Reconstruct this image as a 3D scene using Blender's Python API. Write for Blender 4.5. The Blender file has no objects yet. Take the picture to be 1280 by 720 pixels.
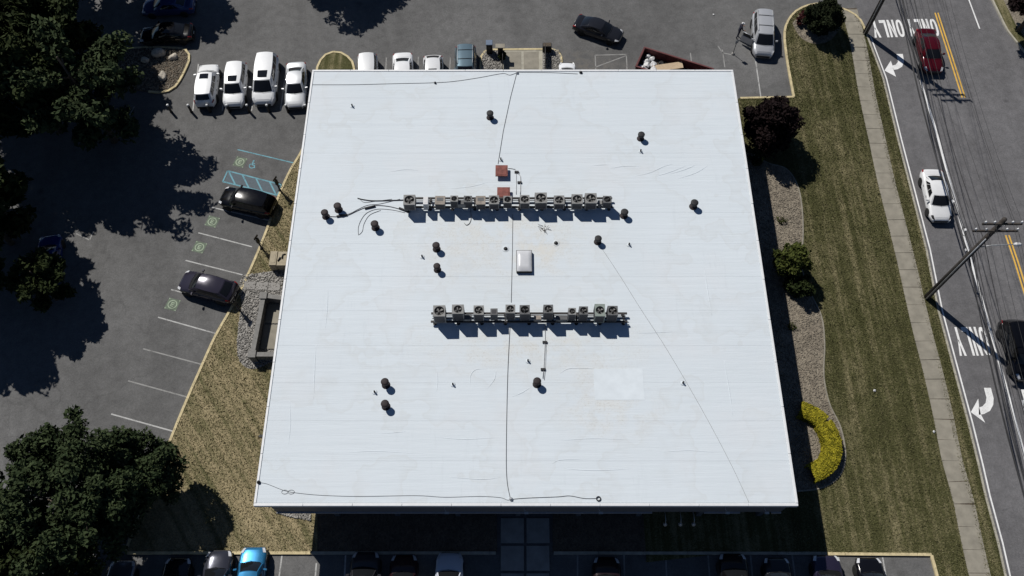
import bpy, bmesh, math, random
import numpy as np
from mathutils import Vector, Matrix

random.seed(7)
RNG = np.random.default_rng(11)
S = bpy.context.scene
COL = S.collection
R = math.radians

# ------------------------------------------------------------------ camera
CAM_H = 59.0
PITCH = R(63.40)
cam_d = bpy.data.cameras.new('camera')
cam = bpy.data.objects.new('camera', cam_d)
COL.objects.link(cam)
cam.location = (0, 0, CAM_H)
cam.rotation_euler = (R(90) - PITCH, 0, 0)
cam_d.sensor_width = 36.0
cam_d.lens = 36.0 * 1060 / 1280
cam_d.clip_end = 5000
S.camera = cam

# ------------------------------------------------------------------ sky and sun
SUN = Vector((-0.60, 0.69, 1.0)).normalized()
ELEV = math.asin(SUN.z)
AZ = math.atan2(SUN.x, SUN.y)
w = bpy.data.worlds.new('World')
S.world = w
w.use_nodes = True
nt = w.node_tree
bg = nt.nodes['Background']
sky = nt.nodes.new('ShaderNodeTexSky')
sky.sky_type = 'NISHITA'
sky.sun_disc = False
sky.sun_elevation = ELEV
sky.sun_rotation = AZ
sky.altitude = 50
sky.air_density = 0.6
sky.ozone_density = 3.0
sky.dust_density = 0.0
nt.links.new(sky.outputs[0], bg.inputs['Color'])
bg.inputs['Strength'].default_value = 0.06
sl = bpy.data.lights.new('sun', 'SUN')
sl.energy = 5.0
sl.angle = R(0.5)
sl.color = (1.0, 0.965, 0.91)
so = bpy.data.objects.new('sun', sl)
COL.objects.link(so)
so.rotation_euler = (-SUN).to_track_quat('-Z', 'Y').to_euler()
so.location = SUN * 200
S.view_settings.view_transform = 'Standard'
S.view_settings.look = 'None'
S.view_settings.exposure = -0.2
S.view_settings.gamma = 1.0
S.cycles.max_bounces = 5
S.cycles.diffuse_bounces = 2

# ------------------------------------------------------------------ survey: photograph pixel (1280x720) -> place in the world at height z
_F = 1060.0
def G(px, py, z=0.0):
    u = (px - 640) / _F
    v = (py - 360) / _F
    c, s = math.cos(PITCH), math.sin(PITCH)
    dx, dy, dz = u, c - v * s, -s - v * c
    t = (CAM_H - z) / -dz
    return (dx * t, dy * t)
def G3(px, py, z=0.0):
    x, y = G(px, py, z)
    return Vector((x, y, z))
SHX, SHY = 0.60, -0.69           # shadow offset per metre of height

# ------------------------------------------------------------------ object helpers
def tag(o, label=None, cat=None, group=None, kind=None):
    if label: o['label'] = label
    if cat: o['category'] = cat
    if group: o['group'] = group
    if kind: o['kind'] = kind
    return o
def empty(name, loc=(0, 0, 0), rz=0.0, parent=None):
    o = bpy.data.objects.new(name, None)
    COL.objects.link(o)
    o.empty_display_size = 0.3
    o.location = loc
    o.rotation_euler = (0, 0, rz)
    if parent: o.parent = parent
    return o
def thing(name, label, cat, loc=(0, 0, 0), rz=0.0, group=None):
    return tag(empty(name, loc, rz), label, cat, group)
def link(name, me, parent=None, loc=None, rz=None):
    o = bpy.data.objects.new(name, me)
    COL.objects.link(o)
    if parent: o.parent = parent
    if loc is not None: o.location = loc
    if rz is not None: o.rotation_euler = (0, 0, rz)
    return o
def copy_tree(o, parent=None):
    c = o.copy()
    COL.objects.link(c)
    if parent: c.parent = parent
    for ch in list(o.children):
        copy_tree(ch, c)
    return c

class MB:
    """collects shapes, builds ONE mesh"""
    def __init__(s):
        s.v = []; s.f = []; s.m = []; s.sm = []; s.mats = []; s.cur = 0; s.smooth = False
    def mat(s, m):
        if m not in s.mats: s.mats.append(m)
        s.cur = s.mats.index(m); return s
    def add(s, vs, fs, smooth=None):
        n = len(s.v)
        s.v.extend([tuple(p) for p in vs])
        for f in fs:
            s.f.append(tuple(n + i for i in f)); s.m.append(s.cur)
            s.sm.append(s.smooth if smooth is None else smooth)
        return s
    def box(s, x0, x1, y0, y1, z0, z1, ch=0.0):
        if ch <= 0:
            vs = [(x, y, z) for z in (z0, z1) for y in (y0, y1) for x in (x0, x1)]
            fs = [(0, 2, 3, 1), (4, 5, 7, 6), (0, 1, 5, 4), (2, 6, 7, 3), (0, 4, 6, 2), (1, 3, 7, 5)]
            return s.add(vs, fs, False)
        c = ch
        ring = lambda e, z: [(x0 + e + c, y0 + e, z), (x1 - e - c, y0 + e, z), (x1 - e, y0 + e + c, z), (x1 - e, y1 - e - c, z),
                             (x1 - e - c, y1 - e, z), (x0 + e + c, y1 - e, z), (x0 + e, y1 - e - c, z), (x0 + e, y0 + e + c, z)]
        vs = ring(0, z0) + ring(0, z1 - c) + ring(c * .7, z1)
        fs = [tuple(range(7, -1, -1)), tuple(range(16, 24))]
        for k in (0, 8):
            for i in range(8):
                j = (i + 1) % 8
                fs.append((k + i, k + j, k + 8 + j, k + 8 + i))
        return s.add(vs, fs, False)
    def obox(s, c, ux, uy, uz):
        c, ux, uy, uz = map(Vector, (c, ux, uy, uz))
        vs = [c + a * ux + b * uy + d * uz for d in (-.5, .5) for b in (-.5, .5) for a in (-.5, .5)]
        fs = [(0, 2, 3, 1), (4, 5, 7, 6), (0, 1, 5, 4), (2, 6, 7, 3), (0, 4, 6, 2), (1, 3, 7, 5)]
        return s.add(vs, fs, False)
    def lathe(s, prof, c=(0, 0, 0), n=16, smooth=True):
        vs = []; fs = []
        for r, z in prof:
            for i in range(n):
                a = 2 * math.pi * i / n
                vs.append((c[0] + r * math.cos(a), c[1] + r * math.sin(a), c[2] + z))
        for k in range(len(prof) - 1):
            for i in range(n):
                j = (i + 1) % n
                fs.append((k * n + i, k * n + j, (k + 1) * n + j, (k + 1) * n + i))
        s.add(vs, fs, smooth)
        b = len(s.v) - len(vs)
        if prof[0][0] > 1e-4: s.f.append(tuple(b + i for i in range(n - 1, -1, -1))); s.m.append(s.cur); s.sm.append(False)
        if prof[-1][0] > 1e-4:
            q = b + (len(prof) - 1) * n
            s.f.append(tuple(q + i for i in range(n))); s.m.append(s.cur); s.sm.append(False)
        return s
    def tube(s, pts, rad, n=6, smooth=True):
        pts = [Vector(p) for p in pts]
        rr = rad if isinstance(rad, (list, tuple)) else [rad] * len(pts)
        vs = []; fs = []
        prev = None
        for i, p in enumerate(pts):
            d = (pts[min(i + 1, len(pts) - 1)] - pts[max(i - 1, 0)])
            if d.length < 1e-9: d = Vector((0, 0, 1))
            d.normalize()
            a = Vector((0, 0, 1)) if abs(d.z) < .9 else Vector((1, 0, 0))
            if prev is not None: a = prev
            u = (a - d * a.dot(d))
            if u.length < 1e-6: u = d.orthogonal()
            u.normalize(); v = d.cross(u); prev = u
            for k in range(n):
                t = 2 * math.pi * k / n
                vs.append(p + (u * math.cos(t) + v * math.sin(t)) * rr[i])
        for i in range(len(pts) - 1):
            for k in range(n):
                j = (k + 1) % n
                fs.append((i * n + k, i * n + j, (i + 1) * n + j, (i + 1) * n + k))
        fs.append(tuple(range(n - 1, -1, -1)))
        q = (len(pts) - 1) * n
        fs.append(tuple(q + k for k in range(n)))
        return s.add(vs, fs, smooth)
    def prism(s, poly, z0, z1):
        n = len(poly)
        area = sum(poly[i][0] * poly[(i + 1) % n][1] - poly[(i + 1) % n][0] * poly[i][1] for i in range(n))
        if area < 0: poly = poly[::-1]
        vs = [(p[0], p[1], z0) for p in poly] + [(p[0], p[1], z1) for p in poly]
        fs = [tuple(range(n - 1, -1, -1)), tuple(range(n, 2 * n))]
        for i in range(n):
            j = (i + 1) % n
            fs.append((i, j, n + j, n + i))
        return s.add(vs, fs, False)
    def sheet(s, poly, z):
        n = len(poly)
        area = sum(poly[i][0] * poly[(i + 1) % n][1] - poly[(i + 1) % n][0] * poly[i][1] for i in range(n))
        if area < 0: poly = poly[::-1]
        return s.add([(p[0], p[1], z) for p in poly], [tuple(range(n))], False)
    def mesh(s, name):
        me = bpy.data.meshes.new(name)
        me.from_pydata(s.v, [], s.f)
        for m in s.mats: me.materials.append(m)
        me.polygons.foreach_set('material_index', s.m)
        me.polygons.foreach_set('use_smooth', s.sm)
        me.update()
        return me
    def build(s, name, m=None, parent=None, loc=None, rz=None):
        if m is not None: s.mats = [m]; s.m = [0] * len(s.f)
        return link(name, s.mesh(name), parent, loc, rz)

def fast_mesh(name, verts, quads=None, tris=None, mat=None, smooth=False):
    """numpy arrays -> mesh, for foliage, stones and grass"""
    me = bpy.data.meshes.new(name)
    faces = []
    nv = len(verts)
    me.vertices.add(nv)
    me.vertices.foreach_set('co', np.asarray(verts, dtype=np.float32).ravel())
    k = 4 if quads is not None else 3
    idx = np.asarray(quads if quads is not None else tris, dtype=np.int32)
    me.loops.add(idx.size)
    me.loops.foreach_set('vertex_index', idx.ravel())
    me.polygons.add(len(idx))
    me.polygons.foreach_set('loop_start', np.arange(0, idx.size, k, dtype=np.int32))
    me.polygons.foreach_set('loop_total', np.full(len(idx), k, dtype=np.int32))
    if smooth: me.polygons.foreach_set('use_smooth', np.ones(len(idx), dtype=bool))
    me.update(calc_edges=True)
    if mat: me.materials.append(mat)
    return me

# ------------------------------------------------------------------ materials
def nodes_of(name):
    m = bpy.data.materials.new(name)
    m.use_nodes = True
    t = m.node_tree
    return m, t, t.nodes['Principled BSDF']
def nd(t, typ, **kw):
    n = t.nodes.new(typ)
    for k, v in kw.items():
        if k.startswith('i_'):
            key = k[2:]
            n.inputs[int(key) if key.isdigit() else key].default_value = v
        else: setattr(n, k, v)
    return n
def coords(t, scale=(1, 1, 1), rot=0.0):
    tc = nd(t, 'ShaderNodeNewGeometry')
    mp = nd(t, 'ShaderNodeMapping')
    if rot:
        mp.vector_type = 'TEXTURE'                 # turn first, then stretch
        scale = tuple(1 / q for q in scale)
    mp.inputs['Scale'].default_value = scale
    mp.inputs['Rotation'].default_value = (0, 0, rot)
    t.links.new(tc.outputs['Position'], mp.inputs['Vector'])
    return mp.outputs['Vector']
def noise(t, vec, scale, detail=4, rough=.55):
    n = nd(t, 'ShaderNodeTexNoise')
    n.inputs['Scale'].default_value = scale
    n.inputs['Detail'].default_value = detail
    n.inputs['Roughness'].default_value = rough
    t.links.new(vec, n.inputs['Vector'])
    return n.outputs['Fac']
def ramp(t, fac, stops):
    r = nd(t, 'ShaderNodeValToRGB')
    e = r.color_ramp.elements
    while len(e) < len(stops): e.new(.5)
    for el, (p, c) in zip(e, stops):
        el.position = p
        el.color = (c, c, c, 1) if isinstance(c, (int, float)) else (c[0], c[1], c[2], 1)
    t.links.new(fac, r.inputs['Fac'])
    return r.outputs['Color']
def mix(t, fac, a, b, mode='MIX'):
    m = nd(t, 'ShaderNodeMix', data_type='RGBA', blend_type=mode)
    for sock, val in ((0, fac), (6, a), (7, b)):
        if hasattr(val, 'links'): t.links.new(val, m.inputs[sock])
        elif sock == 0: m.inputs[0].default_value = val
        else: m.inputs[sock].default_value = (val[0], val[1], val[2], 1)
    return m.outputs[2]
def bump(t, b, h, strength, dist=.02):
    n = nd(t, 'ShaderNodeBump')
    n.inputs['Strength'].default_value = strength
    n.inputs['Distance'].default_value = dist
    t.links.new(h, n.inputs['Height'])
    t.links.new(n.outputs[0], b.inputs['Normal'])
def simple(name, col, rough=.6, metal=0.0, var=.12, vs=6.0, spec=.4, coat=0.0, fleck=0.0):
    m, t, b = nodes_of(name)
    v = coords(t)
    f = noise(t, v, vs, 4)
    c = ramp(t, f, [(.3, [x * (1 - var) for x in col]), (.7, [min(1, x * (1 + var)) for x in col])])
    t.links.new(c, b.inputs['Base Color'])
    b.inputs['Roughness'].default_value = rough
    b.inputs['Metallic'].default_value = metal
    b.inputs['Specular IOR Level'].default_value = spec
    b.inputs['Coat Weight'].default_value = coat
    b.inputs['Coat Roughness'].default_value = .05
    return m

def asphalt_mat(name, col, patch=.25, crack=.6, seed=0.0):
    m, t, b = nodes_of(name)
    v = coords(t)
    v2 = coords(t, (.45, .05, 1), ROADROT if name == 'asphalt_road' else R(12))
    big = noise(t, v, .12, 5, .6)
    mid = noise(t, v, 1.3, 5, .65)
    fine = noise(t, v, 22.0, 3, .8)
    streak = noise(t, v2, 1.0, 4, .6)
    c = ramp(t, big, [(.3, [x * (1 - patch) for x in col]), (.5, col), (.72, [x * (1 + patch) for x in col])])
    c = mix(t, .55, c, ramp(t, mid, [(.3, .35), (.7, .65)]), 'OVERLAY')
    c = mix(t, .45, c, ramp(t, streak, [(.3, .38), (.7, .62)]), 'OVERLAY')
    c = mix(t, .8, c, ramp(t, fine, [(.25, .25), (.75, .75)]), 'OVERLAY')
    c = mix(t, .4, c, ramp(t, noise(t, v, 7.0, 3, .8), [(.28, .25), (.72, .75)]), 'OVERLAY')
    vo = nd(t, 'ShaderNodeTexVoronoi', feature='DISTANCE_TO_EDGE')
    vo.inputs['Scale'].default_value = .16
    wob = nd(t, 'ShaderNodeTexNoise'); wob.inputs['Scale'].default_value = .8; wob.inputs['Detail'].default_value = 5
    t.links.new(v, wob.inputs['Vector'])
    add = nd(t, 'ShaderNodeVectorMath', operation='MULTIPLY_ADD')
    t.links.new(wob.outputs['Color'], add.inputs[0]); add.inputs[1].default_value = (2.2, 2.2, 0); t.links.new(v, add.inputs[2])
    t.links.new(add.outputs[0], vo.inputs['Vector'])
    ck = ramp(t, vo.outputs['Distance'], [(.0, crack), (.006, 0.0)])
    c = mix(t, ck, c, [x * .35 for x in col])
    sp = noise(t, v, .55, 2, .4)
    st = ramp(t, sp, [(.70, 0.0), (.80, .35)])
    c = mix(t, st, c, [x * .5 for x in col])
    if name == 'asphalt_lot':
        # dusty ground by the rear entrance and oil drips
        g = nd(t, 'ShaderNodeNewGeometry'); a = nd(t, 'ShaderNodeVectorMath', operation='SUBTRACT'); a.inputs[1].default_value = (2.2, 51.5, 0)
        t.links.new(g.outputs['Position'], a.inputs[0])
        d = nd(t, 'ShaderNodeVectorMath', operation='DIVIDE'); d.inputs[1].default_value = (9, 2.6, 50); t.links.new(a.outputs[0], d.inputs[0])
        l = nd(t, 'ShaderNodeVectorMath', operation='LENGTH'); t.links.new(d.outputs[0], l.inputs[0])
        dm = mix(t, 1.0, ramp(t, l.outputs['Value'], [(.1, .9), (1.0, 0.0)]), ramp(t, mid, [(.42, 0.0), (.62, 1.0)]), 'MULTIPLY')
        c = mix(t, dm, c, (.17, .15, .12))
    ap = nd(t, 'ShaderNodeTexVoronoi'); ap.inputs['Scale'].default_value = .05; t.links.new(v, ap.inputs['Vector'])
    c = mix(t, .5, c, ramp(t, ap.outputs['Color'], [(.2, .42), (.8, .58)]), 'OVERLAY')
    oil = nd(t, 'ShaderNodeTexVoronoi'); oil.inputs['Scale'].default_value = .38; oil.inputs['Randomness'].default_value = 1.0; t.links.new(v, oil.inputs['Vector'])
    om = mix(t, 1.0, ramp(t, oil.outputs['Distance'], [(.04, .55), (.14, 0.0)]), ramp(t, noise(t, v, .3, 2), [(.5, 0.0), (.56, 1.0)]), 'MULTIPLY')
    c = mix(t, om, c, [x * .4 for x in col])
    t.links.new(c, b.inputs['Base Color'])
    b.inputs['Roughness'].default_value = .9
    b.inputs['Specular IOR Level'].default_value = .25
    bump(t, b, fine, .5, .02)
    return m
def lawn_mat(name, green, tan, bias, rot):
    m, t, b = nodes_of(name)
    v = coords(t)
    vs = coords(t, (1, .10, 1), rot)
    big = noise(t, v, .14, 4, .6)
    mid = noise(t, v, .9, 5, .7)
    fine = noise(t, v, 9.0, 4, .8)
    stripe = noise(t, vs, 1.1, 3, .6)
    f = mix(t, .55, big, mid)
    f = mix(t, .40, f, stripe)
    vt = coords(t, (1, .03, 1), rot)
    f = mix(t, .30, f, noise(t, vt, 2.6, 2, .5))
    f = mix(t, .25, f, fine)
    dark = [x * .6 for x in green]
    c = ramp(t, f, [(bias - .12, dark), (bias - .03, green), (bias + .06, tan), (bias + .14, [x * 1.25 for x in tan])])
    c = mix(t, .65, c, ramp(t, fine, [(.25, .25), (.75, .75)]), 'OVERLAY')
    t.links.new(c, b.inputs['Base Color'])
    b.inputs['Roughness'].default_value = .95
    b.inputs['Specular IOR Level'].default_value = .1
    bump(t, b, fine, .9, .05)
    return m
def roof_mat():
    m, t, b = nodes_of('roof_membrane')
    v = coords(t)
    base = (.622, .676, .716)
    big = noise(t, v, .10, 5, .6)
    c = ramp(t, big, [(.3, [x * .95 for x in base]), (.7, base)])
    vx = coords(t, (.22, 1.7, 1), R(.6))
    ln = noise(t, vx, 1.0, 7, .75)
    gate = ramp(t, noise(t, v, .16, 3, .5), [(.42, .12), (.62, 1.0)])
    lm = mix(t, 1.0, ramp(t, ln, [(.55, 0.0), (.66, .33)]), gate, 'MULTIPLY')
    c = mix(t, lm, c, [x * .91 for x in base])
    vy = coords(t, (2.4, .3, 1), R(2))
    l2 = noise(t, vy, 1.0, 6, .75)
    gate2 = ramp(t, noise(t, v, .11, 3, .5), [(.48, .05), (.62, 1.0)])
    lm2 = mix(t, 1.0, ramp(t, l2, [(.56, 0.0), (.66, .7)]), gate2, 'MULTIPLY')
    c = mix(t, lm2, c, [x * .92 for x in base])
    pond = noise(t, v, .17, 4, .55)
    pr = ramp(t, pond, [(.44, 0.0), (.485, .22), (.495, .40), (.505, 0.0)])
    c = mix(t, pr, c, (.54, .565, .57))
    warm = ramp(t, noise(t, v, .22, 4, .6), [(.5, 0.0), (.72, .5)])
    c = mix(t, warm, c, (.63, .655, .68))
    # grime: speckle that thickens round the two equipment rows
    def spot(cx, cy, sx, sy):
        g = nd(t, 'ShaderNodeNewGeometry')
        a = nd(t, 'ShaderNodeVectorMath', operation='SUBTRACT'); a.inputs[1].default_value = (cx, cy, 5.7)
        t.links.new(g.outputs['Position'], a.inputs[0])
        d = nd(t, 'ShaderNodeVectorMath', operation='DIVIDE'); d.inputs[1].default_value = (sx, sy, 50)
        t.links.new(a.outputs[0], d.inputs[0])
        l = nd(t, 'ShaderNodeVectorMath', operation='LENGTH'); t.links.new(d.outputs[0], l.inputs[0])
        return ramp(t, l.outputs['Value'], [(.2, 1.0), (1.0, 0.0)])
    sp = noise(t, v, 7.0, 5, .75)
    spk = ramp(t, sp, [(.52, 0.0), (.62, 1.0)])
    md = noise(t, v, .8, 4, .6)
    mdr = ramp(t, md, [(.40, 0.0), (.62, 1.0)])
    msk = spot(-1.0, 31.0, 9.5, 5.0)
    msk = mix(t, 1.0, msk, spot(6.3, 18.2, 4.5, 3.0), 'ADD')
    msk = mix(t, 1.0, msk, spot(2.2, 29.6, 2.6, 2.4), 'ADD')
    msk = mix(t, 1.0, msk, spot(1.5, 22.5, 10, 3.0), 'ADD')
    f = mix(t, 1.0, msk, spk, 'MULTIPLY')
    f = mix(t, 1.0, f, mdr, 'MULTIPLY')
    f = mix(t, 1.0, f, (.8, .8, .8), 'MULTIPLY')
    c = mix(t, f, c, (.42, .41, .38))
    hz = mix(t, 1.0, msk, mdr, 'MULTIPLY')
    hz = mix(t, 1.0, hz, (.55, .55, .55), 'MULTIPLY')
    c = mix(t, hz, c, (.62, .62, .59))
    t.links.new(c, b.inputs['Base Color'])
    b.inputs['Roughness'].default_value = .7
    b.inputs['Specular IOR Level'].default_value = .25
    # wrinkles running across the sheets
    vw = coords(t, (.16, 2.4, 1))
    wr = noise(t, vw, 1.0, 5, .65)
    bm = nd(t, 'ShaderNodeBump'); bm.inputs['Strength'].default_value = .55; bm.inputs['Distance'].default_value = .05
    t.links.new(wr, bm.inputs['Height'])
    b2 = nd(t, 'ShaderNodeBump'); b2.inputs['Strength'].default_value = .25; b2.inputs['Distance'].default_value = .03
    t.links.new(noise(t, v, 2.2, 5, .6), b2.inputs['Height'])
    t.links.new(bm.outputs[0], b2.inputs['Normal'])
    t.links.new(b2.outputs[0], b.inputs['Normal'])
    return m
def leaf_mat(name, c0, c1, scale=.9):
    m, t, b = nodes_of(name)
    v = coords(t)
    f = mix(t, .45, noise(t, v, scale, 3), noise(t, v, 6.0, 2))
    c = ramp(t, f, [(.35, c0), (.65, c1)])
    t.links.new(c, b.inputs['Base Color'])
    b.inputs['Roughness'].default_value = .8
    b.inputs['Specular IOR Level'].default_value = .08
    return m
def paint_line_mat(name, col, wear=.45):
    m, t, b = nodes_of(name)
    v = coords(t)
    f = mix(t, .5, noise(t, v, 1.5, 4, .6), noise(t, v, 14, 3, .7))
    c = ramp(t, f, [(.36, [x * (1 - wear) for x in col]), (.52, col)])
    t.links.new(c, b.inputs['Base Color'])
    b.inputs['Roughness'].default_value = .8
    return m
def gravel_mat(name, c0, c1, sc=9):
    m, t, b = nodes_of(name)
    v = coords(t)
    vo = nd(t, 'ShaderNodeTexVoronoi'); vo.inputs['Scale'].default_value = sc
    t.links.new(v, vo.inputs['Vector'])
    c = mix(t, vo.outputs['Color'], c0, c1)
    c2 = mix(t, .6, c, ramp(t, noise(t, v, 1.2, 4), [(.3, .35), (.7, .65)]), 'OVERLAY')
    t.links.new(c2, b.inputs['Base Color'])
    b.inputs['Roughness'].default_value = .95
    bump(t, b, vo.outputs['Distance'], .8, .04)
    return m
def car_paint(name, col, metal=.25, rough=.32):
    m, t, b = nodes_of(name)
    v = coords(t)
    dirt = noise(t, v, 3.0, 5, .7)
    c = ramp(t, dirt, [(.3, [x * .93 for x in col]), (.7, col)])
    t.links.new(c, b.inputs['Base Color'])
    t.links.new(ramp(t, dirt, [(.3, rough + .04), (.7, rough)]), b.inputs['Roughness'])
    b.inputs['Metallic'].default_value = metal
    b.inputs['Specular IOR Level'].default_value = .12
    b.inputs['Coat Weight'].default_value = .7
    b.inputs['Coat Roughness'].default_value = .03
    return m

_a, _b = G(1256, 690), G(1078, 30)
ROADROT = math.atan2(-(_b[0] - _a[0]), _b[1] - _a[1])
M = {}
M['lot'] = asphalt_mat('asphalt_lot', (.124, .123, .122), .17, .25)
M['road'] = asphalt_mat('asphalt_road', (.136, .133, .137), .12, .25)
M['concrete'] = simple('concrete', (.255, .235, .192), .9, var=.16, vs=1.6)
M['concrete_grey'] = simple('concrete_grey', (.27, .26, .245), .9, var=.15, vs=1.5)
M['kerb'] = simple('kerb_concrete', (.54, .455, .27), .9, var=.2, vs=2.5)
M['kerb_plain'] = simple('kerb_plain', (.36, .34, .28), .9, var=.18, vs=2.5)
M['lawn'] = lawn_mat('lawn_right', (.073, .073, .030), (.20, .175, .098), .52, ROADROT)
M['lawn_dry'] = lawn_mat('lawn_left', (.12, .115, .056), (.30, .248, .148), .47, R(35))
M['blade'] = leaf_mat('grass_blade', (.072, .076, .028), (.19, .172, .092), .5)
M['blade_dry'] = leaf_mat('grass_blade_dry', (.14, .128, .06), (.30, .25, .145), .5)
M['gravel_tan'] = gravel_mat('gravel_tan', (.12, .10, .078), (.27, .235, .18))
M['gravel_grey'] = gravel_mat('gravel_grey', (.12, .115, .105), (.42, .40, .37))
M['stone'] = gravel_mat('stone_chip', (.11, .095, .075), (.33, .29, .23), 5)
M['mulch'] = gravel_mat('mulch', (.05, .04, .03), (.13, .10, .07))
M['roof'] = roof_mat()
M['roof_patch'] = simple('roof_patch', (.634, .687, .725), .7, var=.05, vs=1.5)
M['roof_edge'] = simple('roof_edge_metal', (.70, .71, .72), .5, var=.05, vs=3)
M['fascia'] = simple('fascia_dark', (.10, .10, .11), .6, var=.1)
M['ledge'] = simple('ledge_grey', (.34, .34, .36), .6, var=.1)
M['wall'] = simple('wall_dark_brick', (.10, .08, .07), .9, var=.08)
M['wframe'] = simple('window_frame', (.07, .07, .075), .5)
M['glass'] = simple('dark_glass', (.010, .011, .013), .06, var=.05, spec=.5)
M['line_white'] = paint_line_mat('line_white', (.44, .44, .43), .72)
M['line_faint'] = paint_line_mat('line_faint', (.27, .268, .26), .55)
M['line_road'] = paint_line_mat('line_road_white', (.78, .78, .77), .3)
M['line_yellow'] = paint_line_mat('line_yellow', (.72, .43, .07), .35)
M['line_blue'] = paint_line_mat('line_blue', (.14, .34, .41), .6)
M['line_green'] = paint_line_mat('line_green', (.12, .155, .11), .45)
M['line_green_light'] = paint_line_mat('line_green_light', (.33, .40, .29), .4)
M['ac_grey'] = simple('ac_grey', (.21, .21, .205), .6, var=.16, vs=4)
M['ac_dark'] = simple('ac_dark', (.10, .102, .105), .6, var=.2, vs=4)
M['ac_green'] = simple('ac_green_grey', (.21, .245, .22), .6, var=.12, vs=4)
M['ac_tan'] = simple('ac_tan', (.27, .235, .20), .7, var=.25, vs=3)
M['ac_white'] = simple('ac_white', (.62, .62, .62), .6, var=.08, vs=4)
M['coil'] = simple('coil_fins', (.045, .045, .05), .7, var=.25, vs=30)
M['black'] = simple('black_plastic', (.012, .012, .013), .6)
M['steel_dark'] = simple('steel_dark', (.04, .037, .036), .6, metal=.2, var=.3, vs=5)
M['galv'] = simple('galvanised', (.38, .39, .40), .5, metal=.4)
M['rust'] = simple('rust_red', (.20, .068, .055), .8, var=.35, vs=3.5)
M['vent'] = simple('vent_dark', (.02, .02, .022), .7, var=.3)
M['vent_brown'] = simple('vent_brown', (.02, .013, .014), .7, var=.3)
M['white_pvc'] = simple('white_pvc', (.72, .73, .73), .5, var=.05)
M['skylight'] = simple('skylight_dome', (.55, .56, .58), .25, var=.06, vs=2)
M['cable'] = simple('cable_grey', (.085, .085, .09), .7)
M['copper'] = simple('insulation', (.03, .03, .032), .8)
M['wood_pole'] = simple('wood_pole', (.045, .038, .033), .9, var=.35, vs=4)
M['wire'] = simple('wire_black', (.02, .02, .022), .6)
M['ceramic'] = simple('ceramic_white', (.7, .7, .7), .3)
M['bark'] = simple('bark', (.07, .055, .042), .95, var=.4, vs=5)
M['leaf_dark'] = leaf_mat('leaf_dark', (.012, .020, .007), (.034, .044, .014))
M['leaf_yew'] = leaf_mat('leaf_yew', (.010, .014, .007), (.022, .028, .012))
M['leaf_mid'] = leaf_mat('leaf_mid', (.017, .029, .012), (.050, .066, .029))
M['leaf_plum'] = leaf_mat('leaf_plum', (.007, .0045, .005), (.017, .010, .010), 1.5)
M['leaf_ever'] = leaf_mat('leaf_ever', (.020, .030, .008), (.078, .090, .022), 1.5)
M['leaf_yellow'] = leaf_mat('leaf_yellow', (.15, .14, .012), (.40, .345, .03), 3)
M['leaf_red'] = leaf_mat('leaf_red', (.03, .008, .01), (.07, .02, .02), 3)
M['tyre'] = simple('tyre', (.012, .012, .012), .85)
M['rim'] = simple('rim', (.40, .40, .41), .35, metal=.7)
M['trim'] = simple('car_trim', (.018, .018, .019), .6)
M['lamp_clear'] = simple('headlight', (.55, .56, .58), .12, spec=.7)
M['lamp_red'] = simple('taillight', (.22, .012, .012), .2)
M['plate'] = simple('number_plate', (.6, .6, .58), .5)
M['dumpster'] = simple('dumpster_red', (.12, .036, .036), .7, var=.3, vs=3)
M['card'] = simple('cardboard', (.52, .40, .27), .9, var=.1)
M['bag'] = simple('white_bag', (.62, .62, .62), .6, var=.1)
M['bag_black'] = simple('black_bag', (.015, .015, .016), .45)
M['tan_box'] = simple('tan_box', (.36, .31, .22), .8, var=.12)
M['charcoal'] = simple('charcoal_wall', (.15, .148, .145), .85, var=.12)
M['skin'] = simple('skin', (.36, .20, .14), .6, var=.05)
M['navy'] = simple('navy_cloth', (.016, .018, .035), .9)
M['white_cloth'] = simple('white_cloth', (.65, .65, .66), .9)
M['hair'] = simple('dark_hair', (.015, .011, .009), .7)
M['rock'] = simple('pale_rock', (.42, .38, .32), .9, var=.3, vs=4)
# ================================================================== THE SETTING
def struct(name, mb, m, parent=None):
    o = mb.build(name, m, parent)
    if parent is None: tag(o, kind='structure')
    return o
def px(pts, z=0.0): return [G(a, b, z) for a, b in pts]
def smooth_line(pts, n=6):
    """Catmull-Rom through 2-D points"""
    P = [Vector((p[0], p[1], 0)) for p in pts]
    out = []
    for i in range(len(P) - 1):
        p0 = P[max(i - 1, 0)]; p1 = P[i]; p2 = P[i + 1]; p3 = P[min(i + 2, len(P) - 1)]
        for k in range(n):
            t = k / n
            q = .5 * ((2 * p1) + (p2 - p0) * t + (2 * p0 - 5 * p1 + 4 * p2 - p3) * t * t + (3 * p1 - p0 - 3 * p2 + p3) * t ** 3)
            out.append((q.x, q.y))
    out.append((P[-1].x, P[-1].y))
    return out
def strip_poly(pts, half):
    """flat ribbon outline round a polyline"""
    P = [Vector((p[0], p[1])) for p in pts]
    L, Rr = [], []
    for i, p in enumerate(P):
        d = P[min(i + 1, len(P) - 1)] - P[max(i - 1, 0)]
        d.normalize(); n = Vector((-d.y, d.x)) * half
        L.append(p + n); Rr.append(p - n)
    return [tuple(q) for q in L] + [tuple(q) for q in reversed(Rr)]
def resample(pts, step):
    P = [Vector((p[0], p[1])) for p in pts]
    out = [P[0]]; need = step
    for a, b in zip(P[:-1], P[1:]):
        L = (b - a).length; pos = 0
        while L - pos >= need:
            pos += need; out.append(a.lerp(b, pos / L)); need = step
        need -= (L - pos)
    if (out[-1] - P[-1]).length > step * .3: out.append(P[-1])
    else: out[-1] = P[-1]
    return [tuple(p) for p in out]
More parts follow.
